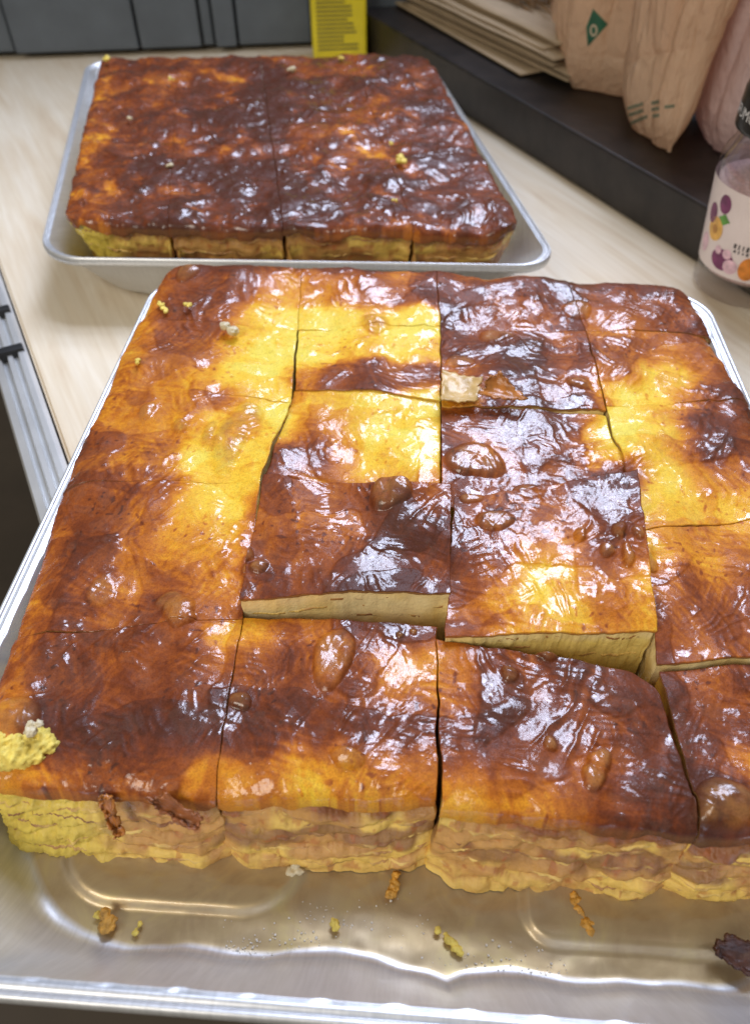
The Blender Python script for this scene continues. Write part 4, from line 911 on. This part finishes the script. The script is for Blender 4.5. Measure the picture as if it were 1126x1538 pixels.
def pouch(name, loop, h, seed, mat, creases, inset=0.012, bulge=0.010, flare=0.0):
    """a slumped thin plastic bag standing on a given base outline; creases = (place 0..1, drift, depth)"""
    L = np.array([p[:2] for p in loop]); L = np.vstack([L, L[:1]]); d = np.concatenate([[0], np.cumsum(np.linalg.norm(np.diff(L, axis=0), axis=1))])
    nu, nv = 360, 170; q = np.linspace(0, d[-1], nu, endpoint=False); B = np.column_stack([np.interp(q, d, L[:, 0]), np.interp(q, d, L[:, 1])])
    for _ in range(14): B = (B + np.roll(B, 1, 0) + np.roll(B, -1, 0)) / 3
    tg = np.roll(B, -1, 0) - np.roll(B, 1, 0); N2 = np.column_stack([tg[:, 1], -tg[:, 0]]); N2 /= np.linalg.norm(N2, axis=1)[:, None]
    for _ in range(20): N2 = (N2 + np.roll(N2, 1, 0) + np.roll(N2, -1, 0)) / 3
    c_ = B.mean(0)
    if np.mean(np.sum(N2 * (B - c_), axis=1)) < 0: N2 = -N2
    U = np.arange(nu) / nu; per_ = d[-1]; rg = np.random.RandomState(seed); V = []
    for t in np.linspace(0, 1, nv):
        off = -inset * np.clip(1 - t / 0.16, 0, 1) ** 2.2 + bulge * math.sin(min(t * 1.3, 1) * math.pi / 2) + flare * t
        ca, sa = np.cos(2 * np.pi * U), np.sin(2 * np.pi * U)
        o = off + 0.007 * perlin(ca * 1.6 + 3, sa * 1.6 + t * 1.6, seed) + 0.0045 * fbm(ca * 3.5, sa * 3.5 + t * 2.2, seed + 4, 3)
        for k, (u0, dr, dp) in enumerate(creases):
            uc = u0 + dr * (t - 0.15) + 0.010 * math.sin(5 * t + k * 2.1); dd = (U - uc + 0.5) % 1 - 0.5; w = 0.012 + 0.004 * (k % 3)
            prof_ = np.exp(-np.abs(dd) / w) - 0.55 * np.exp(-((dd - 2.4 * w) / (1.6 * w)) ** 2)
            o = o - dp * prof_ * min(1, 0.35 + 1.2 * t)
        for k in range(7):
            t0 = 0.06 + 0.11 * k + 0.03 * math.sin(k * 7 + seed); sl = 0.9 * math.sin(k * 3.3 + seed); uc = (0.13 * k * 1.7 + 0.05 * seed) % 1
            dd = (U - uc + 0.5) % 1 - 0.5; o = o - 0.0035 * np.exp(-np.abs(t - t0 - sl * dd) / 0.018) * np.exp(-(dd / 0.09) ** 2)
        P = B + N2 * o[:, None]; z = h * t + 0.004 * perlin(ca * 2, sa * 2 + 3 * t, seed + 8) * min(1, t * 6)
        V.append(np.column_stack([P, loop[0][2] + 0.001 + np.maximum(z, 0)]))
    V = np.concatenate(V); F = [tuple(f) for f in grid_faces(nu, nv, True)]; F.append(tuple(range(nu))[::-1]); F.append(tuple(range((nv - 1) * nu, nv * nu)))
    return mesh_np(name, V, F, mat)
LQ = lambda *pp: [at(x, y, LZ) for x, y in pp]
lp1 = LQ((822, 58), (826, 110), (842, 137), (872, 145), (912, 150), (950, 150), (1000, 110), (960, 40), (880, 20))
lp2 = LQ((926, 168), (930, 194), (955, 212), (985, 232), (1004, 240), (1020, 238), (1030, 214), (1030, 170), (1005, 120), (960, 118))
lp3 = LQ((1030, 185), (1046, 228), (1105, 252), (1220, 250), (1260, 170), (1180, 110), (1095, 130))
bag = empty('carrier_bag', lp1[3])
b1 = put(pouch('bag_body', lp1, 0.22, 3, M_BAG, ((0.12, -0.05, 0.006), (0.22, 0.06, 0.010), (0.31, -0.04, 0.012), (0.40, 0.05, 0.012))), bag)
b2 = put(pouch('bag_side_fold', lp2, 0.22, 14, M_BAG, ((0.07, 0.03, 0.008), (0.17, 0.10, 0.014), (0.25, -0.05, 0.010), (0.34, 0.06, 0.016), (0.44, -0.08, 0.012)), 0.010, 0.006), bag)
tag(bag, 'crumpled beige carrier bag with green print on the dark board', 'bag')
pk = pouch('pink_bag', lp3, 0.24, 25, M_BAGP, ((0.10, 0.05, 0.010), (0.20, -0.06, 0.008), (0.33, 0.04, 0.010)))
tag(pk, 'pale pink translucent plastic bag behind the spice jar', 'bag')
bpy.context.view_layer.update()
def bvh(obs):
    V = []; F = []
    for o in obs:
        n0 = len(V); V += [o.matrix_world @ v.co for v in o.data.vertices]; F += [[n0 + i for i in p.vertices] for p in o.data.polygons]
    return BVHTree.FromPolygons(V, F)
TREE = bvh([b1, b2])
def printed(name, poly, mat, root, n=10, lift=0.0006):
    """print on the bag: an outline filled with a small grid laid on its surface"""
    (x0, y0), (x1, y1), (x2, y2), (x3, y3) = poly; V = []; ok = True
    for j in range(n):
        for i in range(n):
            s, t = i / (n - 1), j / (n - 1)
            px = (x0 * (1 - s) + x1 * s) * (1 - t) + (x3 * (1 - s) + x2 * s) * t; py = (y0 * (1 - s) + y1 * s) * (1 - t) + (y3 * (1 - s) + y2 * s) * t
            h = TREE.ray_cast(cam.location, ray(px, py).normalized())
            if h[0] is None: return None
            nn = h[1] if h[1].dot(ray(px, py)) < 0 else -h[1]; V.append(h[0] + nn * lift)
    return put(mesh_np(name, [tuple(v) for v in V], grid_faces(n, n), mat), root)
M_GRN = plain('green_print', (0.02, 0.11, 0.06), 0.5, 0, 90, 0.3); M_GRN2 = plain('faded_print', (0.16, 0.17, 0.11), 0.6, 0, 90, 0.3); M_CRM = plain('cream_print', (0.50, 0.42, 0.30), 0.5)
printed('emblem', [(882, 70), (912, 36), (890, 13), (880, 40)], M_GRN, bag, 14)
for k in range(10):
    a0, a1 = 2 * math.pi * k / 10, 2 * math.pi * (k + 1) / 10; C = (891, 45); ro, ri = (6.0, 9.5), (3.2, 6.0)
    f = lambda a, r: (C[0] + r[0] * math.cos(a), C[1] + r[1] * math.sin(a))
    printed('emblem_ring', [f(a0, ro), f(a1, ro), f(a1, ri), f(a0, ri)], M_CRM, bag, 3, 0.0011)
for (a, b, c, d) in ((942, 160, 966, 153), (944, 170, 966, 163), (947, 182, 972, 172), (978, 152, 990, 150), (978, 162, 990, 160), (980, 172, 990, 170), (998, 158, 1012, 156)):
    printed('lettering', [(a, b + 5), (c, d + 5), (c, d), (a, b)], M_GRN2, bag, 5)
printed('printed_band', [(872, 140), (918, 134), (916, 129), (874, 134)], M_GRN2, bag, 8)

M_YEL = plain('yellow_packet', (0.72, 0.60, 0.02), 0.4, 0, 30, 0.1)
yb = empty('yellow_packet', (*at(505, 78, 0)[:2], 0.0005))
yc = C0 + cdir * cab_u(507) - cn * 0.022; cu = abs(cab_u(547) - cab_u(466))
yb.location = (yc[0], yc[1], 0.0005)
bm = bmesh.new(); box_bm(bm, (yc[0], yc[1], 0.1005), cu * 0.97, 0.030, 0.20, cang, 0.004); put(bm_obj('carton', bm, M_YEL, smooth=False), yb)
rng = random.Random(2)
fc = yc - cn * 0.0156
for k in range(26):
    z = 0.012 + k * 0.0045; w = cu * rng.uniform(0.45, 0.74); q = fc + cdir * (-(cu * 0.40) + w / 2)
    bm = bmesh.new(); box_bm(bm, (q[0], q[1], z), w, 0.0004, 0.0014, cang); put(bm_obj('lettering', bm, M_INK), yb)
bm = bmesh.new(); q = fc + cdir * cu * 0.28; box_bm(bm, (q[0], q[1], 0.150), cu * 0.18, 0.0004, 0.012, cang); put(bm_obj('printed_mark', bm, M_INK), yb)
tag(yb, 'bright yellow packet with fine dark print behind the rear tray', 'packet')
